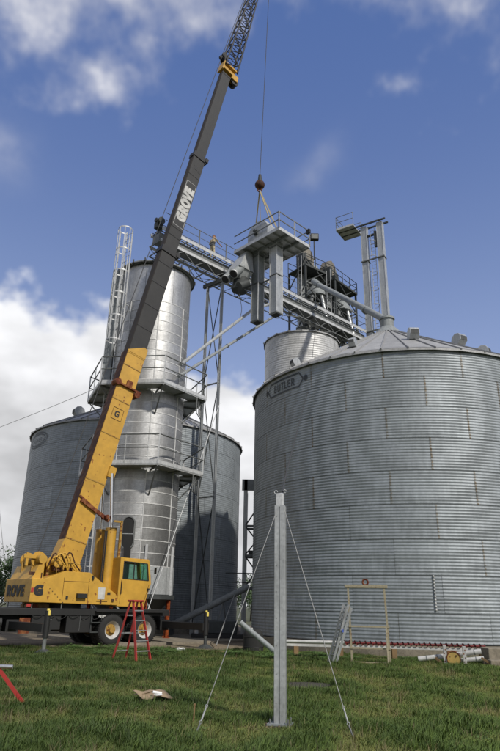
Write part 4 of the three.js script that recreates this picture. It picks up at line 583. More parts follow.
  Bp('lug', [box(0.34, 0.5, 0.12, 0.6, 5.25, 0.38), box(0.34, 0.5, 0.12, 0.6, 5.25, -0.38)], M.yellow, b1);
  const b2 = sec('boom_section', 11.4, 18.3, 0.92, 0.54, M.boomGrey, 'dark grey section above the yellow base'), b3 = sec('boom_section', 18.25, 26.1, 0.82, 0.47, M.boomGrey, 'dark grey section with white lettering'), b4 = sec('boom_section', 26.05, 34.4, 0.7, 0.40, M.boomGrey2, 'uppermost dark section');
  for (const y of [13.0, 14.4, 15.9, 17.3]) Bp('stiffener', [box(0.93, 0.04, 0.02, 0, y, 0.275)], M.black, b2);
  for (const [b, y, d, w] of [[b2, 18.25, 1.06, 0.64], [b3, 26.0, 0.96, 0.56]]) Bp('collar', [box(d, 0.34, w, 0, y, 0), box(0.2, 0.3, w + 0.1, d / 2, y + 0.06, 0)], M.black, b);
  Bp('access_hole', [box(0.26, 0.3, 0.012, -0.05, 25.0, 0.24), box(0.16, 0.16, 0.012, 0.25, 24.85, 0.24)], M.ink, b3);
  const grove = text('GROVE', 0.58, 0.006, 0.045).rotateZ(Math.PI / 2).translate(0.02, 21.95, 0.2365); part('lettering', bm(grove), M.white, b3);
  Bp('lettering_border', [box(0.03, 3.5, 0.006, 0.35, 21.95, 0.239), box(0.03, 3.5, 0.006, -0.33, 21.95, 0.239), box(0.68, 0.03, 0.006, 0.01, 23.7, 0.239), box(0.68, 0.03, 0.006, 0.01, 20.2, 0.239)], M.wire, b3);
  for (const y of [19.4, 20.0, 24.3]) Bp('stiffener', [box(0.83, 0.04, 0.02, 0, y, 0.24)], M.black, b3);
  const hd = Bp('boom_head', [box(1.15, 0.22, 0.6, 0.1, 34.75, 0), box(0.12, 0.8, 0.62, -0.45, 34.9, 0), box(0.5, 0.5, 0.62, 0.62, 34.6, 0), box(0.9, 0.12, 0.7, 0.15, 35.2, 0)], M.yellow, o);
  for (const z of [-0.16, 0.16]) { Bp('sheave', rod(V(0.72, 34.4, z - 0.06), V(0.72, 34.4, z + 0.06), 0.32, 20), M.black, hd); Bp('sheave', rod(V(-0.55, 35.9, z - 0.06), V(-0.55, 35.9, z + 0.06), 0.24, 18), M.black, hd); }
  Bp('sheave_arm', [bar(V(-0.35, 35.0, 0.2), V(-0.6, 35.95, 0.2), 0.08), bar(V(-0.35, 35.0, -0.2), V(-0.6, 35.95, -0.2), 0.08)], M.black, hd);
  // lattice jib
  const y0 = 35.0, y1 = 50.4, J = (i, s, t) => V(mix(0.52, 0.22, t) * i + 0.12, mix(y0, y1, t), mix(0.38, 0.2, t) * s), jib = Bp('lattice_jib', [[-1, -1], [-1, 1], [1, -1], [1, 1]].map(([a, b]) => rod(J(a, b, 0), J(a, b, 1), 0.06, 8)), M.black, o);
  const nb = 20; for (let k = 0; k < nb; k++) { const t0 = k / nb, t1 = (k + 1) / nb, g = []; for (const s of [-1, 1]) { g.push(rod(J(k % 2 ? 1 : -1, s, t0), J(k % 2 ? -1 : 1, s, t1), 0.034, 6)); g.push(rod(J(s, k % 2 ? 1 : -1, t0), J(s, k % 2 ? -1 : 1, t1), 0.034, 6)); g.push(rod(J(-1, s, t1), J(1, s, t1), 0.03, 6)); } Bp('lacing', g, M.black, jib); }
  Bp('jib_sheave', rod(V(0.36, y1, -0.08), V(0.36, y1, 0.08), 0.3, 20), M.black, jib);
  // lift cylinders
  for (const z of [0.45, -0.45]) { const a = V(U(13.58), 1.8, z), m = V(U(13.58), 4.72, z), b = V(0.62, 5.2, z * 0.85).applyMatrix4(BM); const cy = part('lift_cylinder', [rod(a, m, 0.24, 20)], M.yellow, o); part('piston_rod', rod(m, b, 0.085, 14), M.chrome, cy); part('gland', rod(m.clone().add(V(0, -0.08, 0)), m.clone().add(V(0, 0.04, 0)), 0.25, 20), M.yellowOld, cy); }
  part('hydraulic_line', [rod(V(U(13.3), 1.9, 0.6), V(U(13.3), 4.6, 0.6), 0.03), rod(V(U(13.22), 1.9, 0.6), V(U(13.22), 4.6, 0.6), 0.025)], M.black, o);
  // ropes
  const tipL = V(0.36, y1, 0).applyMatrix4(BM), headB = V(-0.72, 35.9, 0.1).applyMatrix4(BM);
  part('hoist_rope', [rod(V(U(10.4), 3.4, 0.3), headB, 0.02, 6), rod(headB, V(-0.3, 50, 0).applyMatrix4(BM), 0.02, 6)], M.rope, o);
  o.updateMatrixWorld(true); const ballTop = o.worldToLocal(V(0.42, 29.3, -33.95)); part('hoist_rope', rod(ballTop, tipL.clone().add(V(0.3, 0, 0)), 0.022, 6), M.rope, o);
}

// ------------------------------------------------------------------ things on the lawn
{
  const o = thing('steel_post', 'tall galvanized steel post standing alone in the grass, held by guy wires', 'post', [0.535, 0, -9.94], -0.25);
  part('column', [box(0.010, 3.14, 0.14, 0, 1.57, 0), box(0.068, 3.14, 0.010, -0.042, 1.57, 0.076), box(0.068, 3.14, 0.010, 0.042, 1.57, 0.076), box(0.155, 3.14, 0.010, 0, 1.57, -0.076), box(0.010, 3.14, 0.06, -0.077, 1.57, 0.045), box(0.010, 3.14, 0.06, 0.077, 1.57, 0.045)], M.galv, o);
  for (let i = 0; i < 8; i++) part('bolt_hole', box(0.010, 0.010, 0.004, -0.045, 0.3 + i * 0.38, 0.083), M.edge, o);
  part('head_block', [rbox(0.115, 0.22, 0.12, 0, 3.22, 0.02, 0.01)], M.galvNew, o);
  part('base_plate', [box(0.34, 0.025, 0.3, 0, 0.03, 0)], M.galvDull, o);
  for (const [x, z] of [[-0.13, 0.11], [0.13, 0.11], [-0.13, -0.11], [0.13, -0.11]]) part('anchor_bolt', rod(V(x, 0.04, z), V(x, 0.1, z), 0.014, 8), M.steelMid, o);
  part('eye_hook', [new THREE.TorusGeometry(0.026, 0.005, 6, 14, 5.2).translate(-0.07, 3.36, 0.02), new THREE.TorusGeometry(0.026, 0.005, 6, 14, 5.2).rotateY(1).translate(0.08, 3.37, 0.02), rod(V(-0.05, 3.33, 0.02), V(0.06, 3.34, 0.02), 0.008)], M.galvNew, o);
}
function guy(top, bot, label, y = 0.24) {
  const o = thing('guy_wire', label, 'guy wire', [0, 0, 0]), d = top.clone().sub(bot).normalize(), at = (s) => bot.clone().addScaledVector(d, s);
  part('wire', rod(at(0.36), top, 0.0055, 6), M.wire, o); part('turnbuckle', [rod(at(0.2), at(0.36), 0.011, 8), new THREE.TorusGeometry(0.017, 0.005, 5, 10).translate(...at(0.18).toArray()), new THREE.TorusGeometry(0.017, 0.005, 5, 10).translate(...at(0.38).toArray())], M.galv, o); part('ground_anchor', [rod(bot.clone().addScaledVector(d, -0.05).setY(0.005), at(0.17), 0.012, 6)], M.steelMid, o);
}
guy(V(0.50, 3.13, -9.9), V(-0.62, 0.0, -9.05), 'guy wire running from the steel post down to its anchor near the stake');
guy(V(0.58, 3.13, -9.9), V(1.44, 0.0, -9.1), 'guy wire running from the steel post down towards the leaning ladder side');
guy(V(0.55, 3.13, -10.0), V(0.62, 0.0, -12.2), 'guy wire running from the steel post straight back into the lawn');
single('tag_line', tubeOf([V(0.58, 3.37, -9.98), V(0.73, 3.96, -11.98), V(1.23, 5.76, -15.95), V(1.91, 8.21, -20.91), V(2.80, 11.43, -26.85), V(3.91, 16.67, -34.78), V(5.02, 22.25, -42.20)], 0.014, 60, 5), M.rope, 'thin dark rope rising from the steel post top across the big bin', 'rope');
single('marker_stake', [rod(V(-0.72, 0, -9.9), V(-0.71, 0.26, -9.9), 0.012, 6), box(0.03, 0.02, 0.03, -0.71, 0.26, -9.9)], M.wood, 'short thin wooden stake in the grass beside a guy wire anchor', 'stake');
{ // step ladder
  const o = thing('step_ladder', 'red fibreglass step ladder standing open in front of the crane wheels', 'step ladder', [-3.42, 0, -20.1], -0.62);
  const H = 1.7;
  // front rails lean from the foot (+x side) up to the cap; rear rails lean the other way
  const F = (s, t) => V(mix(0.52, 0.06, t), mix(0.02, H, t), s * mix(0.30, 0.16, t)), B = (s, t) => V(mix(-0.52, -0.06, t), mix(0.02, H, t), s * mix(0.27, 0.15, t));
  for (const s of [-1, 1]) { part('front_rail', bar(F(s, 0), F(s, 1), 0.075, 0.03, V(1, 0, 0)), M.red, o); part('rear_rail', bar(B(s, 0), B(s, 1), 0.06, 0.025, V(1, 0, 0)), M.red, o); part('foot', box(0.1, 0.04, 0.05, F(s, 0).x, 0.025, F(s, 0).z), M.alu, o); }
  for (let i = 1; i <= 5; i++) { const t = i / 6; part('step', bar(F(-1, t), F(1, t), 0.085, 0.025, V(1, 0, 0)), M.alu, o); }
  for (const t of [0.15, 0.45, 0.75]) part('rear_brace', bar(B(-1, t), B(1, t), 0.035, 0.02), M.alu, o);
  part('top_cap', rbox(0.3, 0.06, 0.42, 0, H, 0, 0.015), M.red, o); for (const s of [-1, 1]) part('spreader', bar(F(s, 0.45), B(s, 0.45), 0.02), M.alu, o);
}
{ // rusty portal frame
  const o = thing('gantry_frame', 'rusty beige upright steel frame with a ring on top, standing before the big bin', 'steel frame', [3.86, 0, -20.55], -0.18);
  const post = (x, lean, dz) => [bar(V(x + lean, 0, dz), V(x, 2.24, 0), 0.06, 0.06), ];
  part('post', post(-0.58, 0.05, 0.0), M.beige, o); part('post', post(0.56, 0.07, 0.0), M.beige, o); part('post', [bar(V(0.56, 0.02, 0.26), V(0.56, 1.1, 0.02), 0.045)], M.beige, o); part('post', [bar(V(-0.54, 0.02, -0.4), V(-0.58, 1.1, -0.02), 0.045)], M.beige, o);
  part('top_beam', rbox(1.36, 0.1, 0.1, -0.01, 2.27, 0, 0.012), M.beige, o); part('ring', new THREE.TorusGeometry(0.085, 0.028, 8, 18).translate(-0.02, 2.40, 0), M.rust, o);
  for (const y of [1.08, 0.46]) part('crossbar', [bar(V(-0.6, y, 0.03), V(0.66, y, 0.03), 0.05)], M.beige, o);
  part('ground_bar', [bar(V(-0.6, 0.05, 0.0), V(0.66, 0.05, 0.0), 0.05)], M.beige, o);
}
{ // aluminium extension ladder leaning on the frame
  const o = thing('extension_ladder', 'aluminium extension ladder leaning against the rusty upright frame', 'ladder');
  for (const [dx, dz, c] of [[0, 0, 0], [0.09, 0.07, 1]]) { const a = V(2.58 + dx, 0.02, -20.6 + dz), b = V(3.12 + dx * 0.8, 1.72 - c * 0.1, -20.55 + dz), s = V(0.10, 0, 0.33); for (const k of [0, 1]) part('rail', bar(a.clone().addScaledVector(s, k), b.clone().addScaledVector(s, k), 0.075, 0.03, V(1, 0, 0)), M.alu, o); for (let i = 1; i < 7; i++) { const p = a.clone().lerp(b, i / 7); part('rung', rod(p, p.clone().add(s), 0.016, 8), M.alu, o); } }
  part('rail_sticker', box(0.05, 0.08, 0.09, 3.0, 0.95, -20.16), mat(lin(0.05, 0.09, 0.35), 0.6), o);
}
{ // sweep auger along the bin foot
  const o = thing('sweep_auger', 'long auger with dark red flighting lying along the foot of the big bin', 'auger'), P = (t) => V(mix(1.45, 8.0, t), 0.50, mix(-23.0, -21.95, t)), d = P(1).sub(P(0)), L = d.length();
  part('shaft', rod(P(0.30), P(1), 0.035, 10), M.redDull, o); part('backing_rail', bar(P(0).setY(0.39), P(1).setY(0.39), 0.08, 0.03, V(0, 1, 0)), M.white, o); part('tube', rod(P(0), P(0.3), 0.055, 12), M.white, o);
  const pos = [], idx = [], n = 520, turns = 26; for (let i = 0; i <= n; i++) { const t = i / n, a = t * turns * Math.PI * 2; for (const r of [0.03, 0.085]) pos.push(t * L * 0.7, Math.cos(a) * r, Math.sin(a) * r); if (i < n) { const k = i * 2; idx.push(k, k + 1, k + 2, k + 1, k + 3, k + 2); } }
  const g = new THREE.BufferGeometry(); g.setAttribute('position', new THREE.Float32BufferAttribute(pos, 3)); g.setIndex(idx); g.computeVertexNormals(); g.rotateY(Math.atan2(-d.z, d.x)); g.translate(...P(0.3).toArray()); part('flighting', g, M.redDull, o);
  for (const t of [0.05, 0.28, 0.55, 0.82, 0.98]) part('support_block', box(0.16, 0.35, 0.2, P(t).x, 0.176, P(t).z), M.wood, o);
}
for (const [i, a, b, r, label] of [[0, V(5.55, 0.13, -21.25), V(6.35, 0.24, -21.05), 0.075, 'white pipe length lying nearest the leaning ladder, in the pipe pile'], [1, V(6.72, 0.30, -21.0), V(7.42, 0.42, -20.75), 0.075, 'upper white pipe resting on the pile beside the yellow drum'], [2, V(6.68, 0.12, -20.95), V(7.46, 0.22, -20.7), 0.07, 'lower white pipe lying in the grass beside the yellow drum']]) { const o = thing('pipe_length', label, 'pipe', [0, 0, 0], 0, 'white pipes piled by the bin'); part('pipe_wall', rod(a, b, r, 16), M.white, o); const d = b.clone().sub(a).normalize(); part('pipe_bore', [rod(a.clone().addScaledVector(d, -0.004), a.clone().addScaledVector(d, 0.002), r * 0.85, 14), rod(b.clone().addScaledVector(d, -0.002), b.clone().addScaledVector(d, 0.004), r * 0.85, 14)], M.black, o); part('pipe_band', [0.3, 0.7].map((t) => rod(a.clone().lerp(b, t), a.clone().lerp(b, t + 0.03), r + 0.008, 16)), M.steelMid, o); }
for (const [x, z, label] of [[6.30, -20.85, 'white short post on the ladder side of the yellow drum'], [6.86, -20.7, 'white short post on the far side of the yellow drum']]) { const o = thing('pipe_rack_post', label, 'post', [x, 0, z], -0.2, 'white posts flanking the drum'); part('upright', rbox(0.1, 0.56, 0.1, 0, 0.28, 0, 0.01), M.white, o); for (let i = 0; i < 4; i++) part('bolt_hole', box(0.03, 0.03, 0.012, (i % 2 ? 0.02 : -0.02), 0.12 + i * 0.11, 0.052), M.rust, o); part('foot', box(0.22, 0.03, 0.2, 0, 0.02, 0), M.white, o); }
{ const o = thing('drum', 'yellow round drum lying on its side between the white pipes', 'drum', [6.58, 0.20, -20.95], -0.25); part('drum_shell', new THREE.CylinderGeometry(0.2, 0.2, 0.5, 26).rotateX(Math.PI / 2), mat(lin(0.50, 0.34, 0.09), 0.7, 0, { map: paintTex }), o); for (const z of [-0.24, 0, 0.255]) part('rim', new THREE.TorusGeometry(0.2, 0.012, 6, 28).translate(0, 0, z), M.rust, o); part('bung', new THREE.CylinderGeometry(0.025, 0.025, 0.03, 10).rotateX(Math.PI / 2).translate(0.08, 0.08, 0.26), M.rustPlate, o); }
single('timber_offcut', bar(V(5.9, 0.03, -20.85), V(5.72, 0.2, -20.95), 0.07, 0.035).translate(0.3, 0, 0), M.wood, 'weathered wooden stick leaning on the white pipe near the ladder', 'wood');
single('timber_offcut', bar(V(7.65, 0.02, -20.45), V(7.35, 0.25, -20.62), 0.06, 0.03), M.wood, 'weathered wooden stick leaning beside the concrete block', 'wood');
single('concrete_block', [rbox(1.5, 0.52, 0.7, 8.35, 0.26, -21.0, 0.03), rbox(0.5, 0.2, 0.4, 7.8, 0.1, -20.6, 0.03)], M.concrete, 'grey concrete block in the grass at the foot of the big bin', 'concrete block');
{ // red stand at the edge of the lawn
  const o = thing('pipe_stand', 'red steel trestle holding a short grey pipe, at the near edge of the lawn', 'trestle', [-4.62, 0, -11.25], 0.1);
  part('leg', bar(V(0.48, 0.56, 0.0), V(0.96, 0.02, -0.05), 0.055), M.red, o); part('leg', bar(V(-0.25, 0.55, 0.0), V(-0.95, 0.02, -0.05), 0.05), M.red, o); part('ground_bar', [bar(V(0.95, 0.03, -0.05), V(0.05, 0.03, 0.35), 0.04), bar(V(-0.95, 0.03, -0.05), V(-0.05, 0.03, 0.35), 0.04)], M.redDull, o); part('top_bar', bar(V(-0.5, 0.54, 0), V(0.5, 0.54, 0), 0.05), M.red, o);
  part('pipe', rod(V(-0.9, 0.62, 0.02), V(0.72, 0.58, 0.02), 0.03, 12), M.alu, o);
}
{ const o = thing('cardboard_sheet', 'torn tan cardboard sheet lying flat on the lawn', 'cardboard', [-1.6, 0, -12.05], 0.3);
  const g = new THREE.PlaneGeometry(0.58, 0.34, 10, 6).rotateX(-Math.PI / 2), p = g.attributes.position; for (let i = 0; i < p.count; i++) { const x = p.getX(i), z = p.getZ(i); p.setY(i, 0.11 - z * 0.22 + 0.05 * Math.max(0, 0.12 - Math.abs(x + 0.05)) * 8 * 0.12 + 0.02 * Math.sin(x * 14 + z * 6)); p.setX(i, x + z * 0.35); } g.computeVertexNormals(); const g2 = g.clone().translate(0, 0.006, 0); part('panel', [g, g2], M.card, o); part('flap', bar(V(-0.3, 0.10, -0.1), V(0.0, 0.16, -0.22), 0.2, 0.006, V(0, 0, 1)), M.card, o); }
single('paper_wrapper', [new THREE.CylinderGeometry(0.022, 0.03, 0.17, 8).scale(1, 1, 0.6).rotateZ(1.35).rotateY(0.5).translate(-1.53, 0.15, -11.98), box(0.14, 0.01, 0.1, -1.5, 0.13, -11.9, 0.6)], M.paper, 'crumpled white paper lying on the torn cardboard', 'paper');
{ const o = thing('plastic_barrel', 'black rounded barrel standing by the gap between the bins', 'barrel', [0.32, 0, -24.75]); part('drum_body', new THREE.LatheGeometry([[0, 0], [0.33, 0], [0.37, 0.06], [0.37, 0.6], [0.33, 0.74], [0.22, 0.82], [0, 0.83]].map(([a, b]) => new THREE.Vector2(a, b)), 28), M.rubber, o); part('hoop', [0.2, 0.55].map((y) => new THREE.TorusGeometry(0.372, 0.015, 6, 28).rotateX(Math.PI / 2).translate(0, y, 0)), M.black, o); part('white_cap', new THREE.CylinderGeometry(0.09, 0.1, 0.06, 14).translate(-0.12, 0.83, 0.14), M.white, o); }
single('drain_pipe', [rod(V(-0.14, 1.04, -23.5), V(1.12, 0.1, -23.3), 0.09, 14), rod(V(-0.14, 1.04, -23.5), V(-0.17, 1.062, -23.505), 0.105, 14)], M.galvDull, 'dull grey pipe slanting to the ground beside the black barrel', 'pipe');
{ const o = thing('unloading_auger', 'long dark grey auger tube slanting up behind the crane outrigger', 'auger'); part('auger_tube', rod(V(-3.9, 0.6, -34.3), V(0.15, 2.6, -34.6), 0.17, 14), M.galvDull, o); part('auger_leg', [bar(V(-1.6, 0, -34.2), V(-1.2, 1.9, -34.5), 0.07), bar(V(-0.9, 0, -34.9), V(-1.2, 1.9, -34.5), 0.07)], M.steelMid, o); part('inlet_box', box(0.5, 0.5, 0.5, -4.0, 0.4, -34.3), M.steelDark, o); }
{ // frame between the bins
  const o = thing('leg_tower', 'grey steel frame tower with braces standing in the gap between the bins', 'support tower'); const C = [[-0.12, -37.0], [1.3, -37.0], [-0.1, -38.4], [1.3, -38.4]];
  for (const [x, z] of C) part('column', [bar(V(x, 0, z), V(x, 8.3, z), 0.24, 0.03, V(1, 0, 0)), bar(V(x, 0, z), V(x, 8.3, z), 0.03, 0.2, V(1, 0, 0))], M.galv, o);
  part('top_girder', [box(1.9, 0.65, 0.2, 0.6, 8.55, -37.0), box(0.2, 0.65, 1.6, -0.12, 8.55, -37.7)], M.galvDull, o); for (const y of [2.6, 4.4, 6.1]) part('girt', [bar(V(-0.12, y, -37), V(1.3, y, -37), 0.12), bar(V(-0.12, y, -38.4), V(1.3, y, -38.4), 0.12)], M.steelMid, o);
  for (const [y0, y1] of [[2.6, 4.4], [4.4, 6.1]]) { part('brace', bar(V(-0.12, y0, -37), V(1.3, y1, -37), 0.08), M.steelDark, o); part('brace', bar(V(1.3, y0, -37), V(-0.12, y1, -37), 0.08), M.steelDark, o); } part('brace', bar(V(-0.12, 6.1, -37), V(1.3, 8.2, -37), 0.08), M.steelDark, o);
  part('platform_beam', [box(1.2, 0.3, 1.2, 0.7, 4.55, -37.6)], M.steelDark, o); part('handrail', [bar(V(-1.2, 3.4, -36.9), V(1.0, 3.4, -36.9), 0.05), bar(V(-1.2, 2.9, -36.9), V(1.0, 2.9, -36.9), 0.05)], M.steelDark, o);
}
{ const o = thing('pallet_stack', 'low dark machine base resting on the slab behind the outrigger', 'machine base'); part('skid', [box(2.6, 0.18, 1.0, -1.4, 0.2, -33.2), box(2.6, 0.1, 0.12, -1.4, 0.06, -32.8), box(2.6, 0.1, 0.12, -1.4, 0.06, -33.6)], M.black, o); part('housing', [rbox(1.6, 0.6, 0.8, -1.2, 0.6, -33.2, 0.05)], M.steelDark, o); part('white_jug', new THREE.CylinderGeometry(0.1, 0.12, 0.35, 12).translate(-2.45, 0.47, -33.0), M.white, o); }
single('stay_cable', rod(V(-1.75, 12.8, -34.0), V(-4.75, 0.3, -29.5), 0.022, 6), M.galvNew, 'bright stay cable slanting from the bridge tower down to the crane wheels', 'cable');
single('stay_cable', sagCable(V(-8.5, 12.4, -30.9), V(-22, 9.6, -37.6), 0.15, 0.014), M.wire, 'thin cable running from the upper catwalk away over the rear bin', 'cable');
single('stay_cable', sagCable(V(-9.6, 3.0, -25.2), V(-13.2, 9.5, -30.5), 0.1, 0.012), M.wire, 'thin cable slanting down beside the rear bin wall', 'cable');
single('power_hose', tubeOf([V(-0.55, 2.4, -35.4), V(-0.75, 1.6, -32), V(-1.05, 0.5, -28), V(-1.15, 0.12, -26.6)], 0.025, 24, 6), M.wire, 'pale hose hanging from the grey auger down to the yard', 'hose');
{ const r = rng(70), g = []; for (let i = 0; i < 3; i++) { const x = -1.6 + i * 0.35; g.push(bar(V(x, 0.05, -23.6 + r() * 0.3), V(x + 0.9, 0.08, -23.7 + r() * 0.3), 0.05, 0.03)); } single('timber_offcut', g[0], M.wood, 'pale wooden batten lying flat in the grass before the crane outrigger', 'wood'); }
{ const o = thing('litter_bag', 'small crumpled white plastic bag at the edge of the yard', 'litter', [-2.35, 0.05, -24.3]); const g = new THREE.IcosahedronGeometry(0.14, 2), p = g.attributes.position, r = createNoise3D(rng(8)); for (let i = 0; i < p.count; i++) { const k = 1 + 0.4 * r(p.getX(i) * 9, p.getY(i) * 9, p.getZ(i) * 9); p.setXYZ(i, p.getX(i) * k * 1.3, p.getY(i) * k * 0.55 + 0.02, p.getZ(i) * k); } g.computeVertexNormals(); part('bag', g, M.paper, o); }

// ------------------------------------------------------------------ vegetation
const leafM = (r, g, b) => new THREE.MeshPhysicalMaterial({ color: lin(r, g, b), roughness: 0.75, side: THREE.DoubleSide, transmission: 0.25, thickness: 0 });
{
  const tuft = (seed, nB, h, w, spread) => { // one tuft of bent blades
    const r = rng(seed), pos = [], nor = []; for (let i = 0; i < nB; i++) { const a = r() * 6.283, R = Math.sqrt(r()) * spread, x = Math.cos(a) * R, z = Math.sin(a) * R, b = r() * 6.283, hh = h * (0.45 + 0.75 * r()), ln = (0.25 + 0.8 * r()) * hh, cx = Math.cos(b), cz = Math.sin(b), px = -cz * w / 2, pz = cx * w / 2;
      const q = [[x - px, 0, z - pz], [x + px, 0, z + pz], [x + cx * ln * 0.3 - px * 0.8, hh * 0.62, z + cz * ln * 0.3 - pz * 0.8], [x + cx * ln * 0.3 + px * 0.8, hh * 0.62, z + cz * ln * 0.3 + pz * 0.8], [x + cx * ln, hh * (0.85 + 0.15 * r()), z + cz * ln]];
      for (const k of [0, 1, 2, 1, 3, 2, 2, 3, 4]) { pos.push(...q[k]); nor.push(cx * 0.5, 0.75, cz * 0.5); } }
    const g = new THREE.BufferGeometry(); g.setAttribute('position', new THREE.Float32BufferAttribute(pos, 3)); g.setAttribute('normal', new THREE.Float32BufferAttribute(nor, 3)); return g; };
  const nz = createNoise3D(rng(61)), r = rng(62), m4 = new THREE.Matrix4(), q4 = new THREE.Quaternion(), up = V(0, 1, 0), col = new THREE.Color();
  const blocked = (x, z) => inYard(x, z) || Math.hypot(x - 7.6, z + 30.47) < 7.5 || ((x - 1.42) / 0.6) ** 2 + ((z + 14.75) / 0.72) ** 2 < 1 || ((x - 0.45) / 0.42) ** 2 + ((z + 9.85) / 0.34) ** 2 < 0.6 + 0.5 * nz(x * 6, 2, z * 6) || ((x + 1.6) / 0.36) ** 2 + ((z + 11.9) / 0.38) ** 2 < 1;
  const sow = (name, geo, count, dens, hs, tint) => {
    const list = []; let guard = 0;
    while (list.length < count && guard++ < count * 8) {
      const d = 5.5 + 26 * Math.pow(r(), 0.82), a = (r() - 0.5) * 1.05, x = Math.sin(a) * d, z = -Math.cos(a) * d; if (blocked(x, z)) continue; const n = nz(x * 0.55, z * 0.55, 1) * 0.6 + nz(x * 1.7, z * 1.7, 4) * 0.4; if (r() > dens(n, x, z)) continue; list.push([x, z, n]);
    }
    const im = new THREE.InstancedMesh(geo, new THREE.MeshStandardMaterial({ roughness: 0.85, side: THREE.DoubleSide }), list.length); im.name = name; im.userData = { kind: 'stuff', label: tint.label, category: 'grass' };
    list.forEach(([x, z, n], i) => { const s = hs(n, x, z) * (0.7 + 0.6 * r()); q4.setFromAxisAngle(up, r() * 6.283); m4.compose(V(x, 0, z), q4, V(0.8 + 0.5 * r(), s, 0.8 + 0.5 * r())); im.setMatrixAt(i, m4); const c = tint.f(n, r(), x, z); im.setColorAt(i, col.setRGB(c[0], c[1], c[2])); });
    im.castShadow = im.receiveShadow = true; scene.add(im);
  };
  const wide = (n) => sm(-0.6, 0.5, n);
  sow('lawn_grass', tuft(1, 28, 0.082, 0.0056, 0.12), 90000, (n) => 0.55 + 0.45 * wide(n), (n) => 0.6 + 0.65 * wide(n), { label: 'rough green lawn grass in front of the bins', f: (n, q, x, z) => { const dry = sm(0.25, -0.6, n) * 0.6 + q * q * 0.35, k = 0.75 + 0.5 * q; return [mix(0.138, 0.30, dry) * k, mix(0.245, 0.285, dry) * k, mix(0.032, 0.078, dry) * k]; } });
  sow('tall_grass', tuft(2, 12, 0.20, 0.008, 0.06), 7000, (n) => sm(0.0, 0.8, n), () => 0.85, { label: 'taller scattered grass blades in the lawn', f: (n, q) => { const k = 0.8 + 0.5 * q; return [0.13 * k, 0.20 * k, 0.035 * k]; } });
  sow('dry_stalks', tuft(7, 5, 0.20, 0.004, 0.05), 2600, (n) => sm(-0.1, -0.8, n) * 0.8 + 0.12, () => 0.9, { label: 'scattered dry straw coloured stalks in the lawn', f: (n, q) => { const k = 0.7 + 0.6 * q; return [0.34 * k, 0.27 * k, 0.13 * k]; } });
  // leafy weeds along the yard edge and at the bin foot
  const weed = (() => { const rr = rng(12), pos = [], nor = []; for (let i = 0; i < 34; i++) { const a = rr() * 6.283, R = 0.18 * Math.sqrt(rr()), y = 0.03 + 0.22 * rr(), t = rr() * 6.283, s = 0.03 + 0.035 * rr(), x = Math.cos(a) * R, z = Math.sin(a) * R, cx = Math.cos(t) * s, cz = Math.sin(t) * s, e = s * (0.6 - rr()); const q = [[x, y, z], [x + cx - cz * 0.45, y + e * 0.5, z + cz + cx * 0.45], [x + 2 * cx, y + e, z + 2 * cz], [x + cx + cz * 0.45, y + e * 0.5, z + cz - cx * 0.45]]; for (const k of [0, 1, 2, 0, 2, 3]) { pos.push(...q[k]); nor.push(0.2 * Math.cos(a), 0.95, 0.2 * Math.sin(a)); } } const g = new THREE.BufferGeometry(); g.setAttribute('position', new THREE.Float32BufferAttribute(pos, 3)); g.setAttribute('normal', new THREE.Float32BufferAttribute(nor, 3)); return g; })();
  const list = []; for (let i = 0; i < 4200; i++) { let x, z; const k = r(); if (k < 0.42) { x = mix(-6.6, -2.4, r()); z = -24.85 + Math.pow(r(), 1.6) * 3.4 - 0.2; } else if (k < 0.72) { x = mix(-0.6, 2.8, r()); z = mix(-24.4, -21.6, r()); } else { x = mix(2.6, 9, r()); z = -23.0 + 0.9 * r() + Math.abs(x - 5.8) * 0.1; } if (inYard(x, z) || Math.hypot(x - 7.6, z + 30.47) < 7.5 || nz(x * 0.9, 7, z * 0.9) < -0.25) continue; list.push([x, z]); }
  for (let i = 0; i < 1500; i++) { const d = 6.5 + 17 * r(), a = (r() - 0.5) * 1.0, x = Math.sin(a) * d, z = -Math.cos(a) * d; if (blocked(x, z) || nz(x * 0.7, 9, z * 0.7) < 0.15) continue; list.push([x, z, 0.55]); }
  const im = new THREE.InstancedMesh(weed, new THREE.MeshStandardMaterial({ roughness: 0.8, side: THREE.DoubleSide }), list.length); im.name = 'weeds'; im.userData = { kind: 'stuff', label: 'bright leafy weeds along the yard edge and bin foot', category: 'weeds' };
  list.forEach(([x, z, low = 1], i) => { q4.setFromAxisAngle(up, r() * 6.283); const s = (0.45 + 1.0 * r() * r()) * (0.7 + 0.45 * nz(x * 0.8, 3, z * 0.8)); m4.compose(V(x, 0, z), q4, V(s * 1.3 * low, s * (x > 3 ? 0.6 : 0.72) * low, s * 1.3 * low)); im.setMatrixAt(i, m4); const k = 0.8 + 0.5 * r(); im.setColorAt(i, col.setRGB(0.085 * k, 0.16 * k, 0.03 * k)); }); im.castShadow = im.receiveShadow = true; scene.add(im);
}
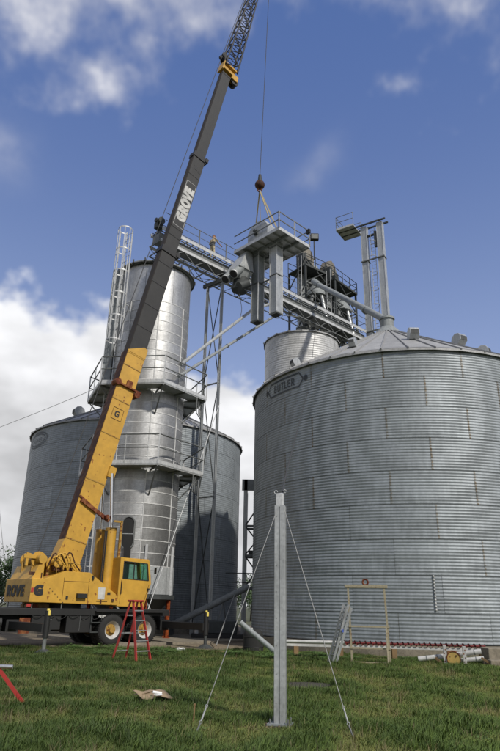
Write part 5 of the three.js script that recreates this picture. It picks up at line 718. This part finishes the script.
function tree(x, z, h, w, seed, label, name = 'tree') {
  const o = thing(name, label, name === 'tree' ? 'tree' : 'bush', [x, 0, z]), r = rng(seed), limbs = [rod(V(0, -0.1, 0), V(0.1, h * 0.5, 0.1), 0.16 * h / 6, 9, 0.09 * h / 6)], tips = [];
  for (let i = 0; i < 11; i++) { const a = r() * 6.283, y = h * (0.15 + 0.4 * r()), e = V(Math.cos(a) * w * (0.2 + 0.3 * r()), y + h * (0.12 + 0.3 * r()), Math.sin(a) * w * (0.2 + 0.3 * r())); limbs.push(rod(V(0.05, y, 0.05), e, 0.05 * h / 6, 6, 0.02 * h / 6)); tips.push(e); }
  part('trunk', limbs, mat(lin(0.09, 0.07, 0.05), 0.95, 0, { map: grimeTex }), o);
  const pos = [], nor = []; for (let c = 0; c < 46; c++) { const t = tips[c % tips.length], cx = t.x + (r() - 0.5) * w * 0.35, cy = t.y + (r() - 0.4) * h * 0.3, cz = t.z + (r() - 0.5) * w * 0.35, R = w * (0.08 + 0.09 * r());
    for (let i = 0; i < 75; i++) { const d = V(r() - 0.5, r() - 0.5, r() - 0.5).normalize(), p = d.clone().multiplyScalar(R * Math.cbrt(r())).add(V(cx, cy, cz)), s = 0.07 + 0.1 * r(), u = V(r() - 0.5, r() - 0.5, r() - 0.5).normalize(), v = V().crossVectors(u, d).normalize().multiplyScalar(s * 0.5); u.multiplyScalar(s); const q = [p, p.clone().add(u).add(v), p.clone().addScaledVector(u, 2), p.clone().add(u).sub(v)]; for (const k of [0, 1, 2, 0, 2, 3]) { pos.push(q[k].x, q[k].y, q[k].z); nor.push(d.x, d.y + 0.4, d.z); } } }
  const g = new THREE.BufferGeometry(); g.setAttribute('position', new THREE.Float32BufferAttribute(pos, 3)); g.setAttribute('normal', new THREE.Float32BufferAttribute(nor, 3)); g.setAttribute('uv', new THREE.Float32BufferAttribute(new Float32Array(pos.length / 3 * 2), 2));
  const kk = 0.85 + 0.3 * r(); mesh(g, leafM(0.045 * kk, 0.085 * kk, 0.022 * kk), 'crown', o);
}
tree(-21.3, -55.5, 5.6, 5.2, 101, 'round green bush behind the crane counterweight at the yard edge', 'bush');
tree(-25.5, -60, 6.2, 6, 102, 'leafy tree at the outer edge of the yard, next to the round bush');
tree(0.6, -75, 4.2, 5, 103, 'small far tree seen through the gap between the bins');
tree(-1.6, -90, 5, 6, 104, 'distant tree beyond the gap, behind the small far tree');

renderer.render(scene, camera);
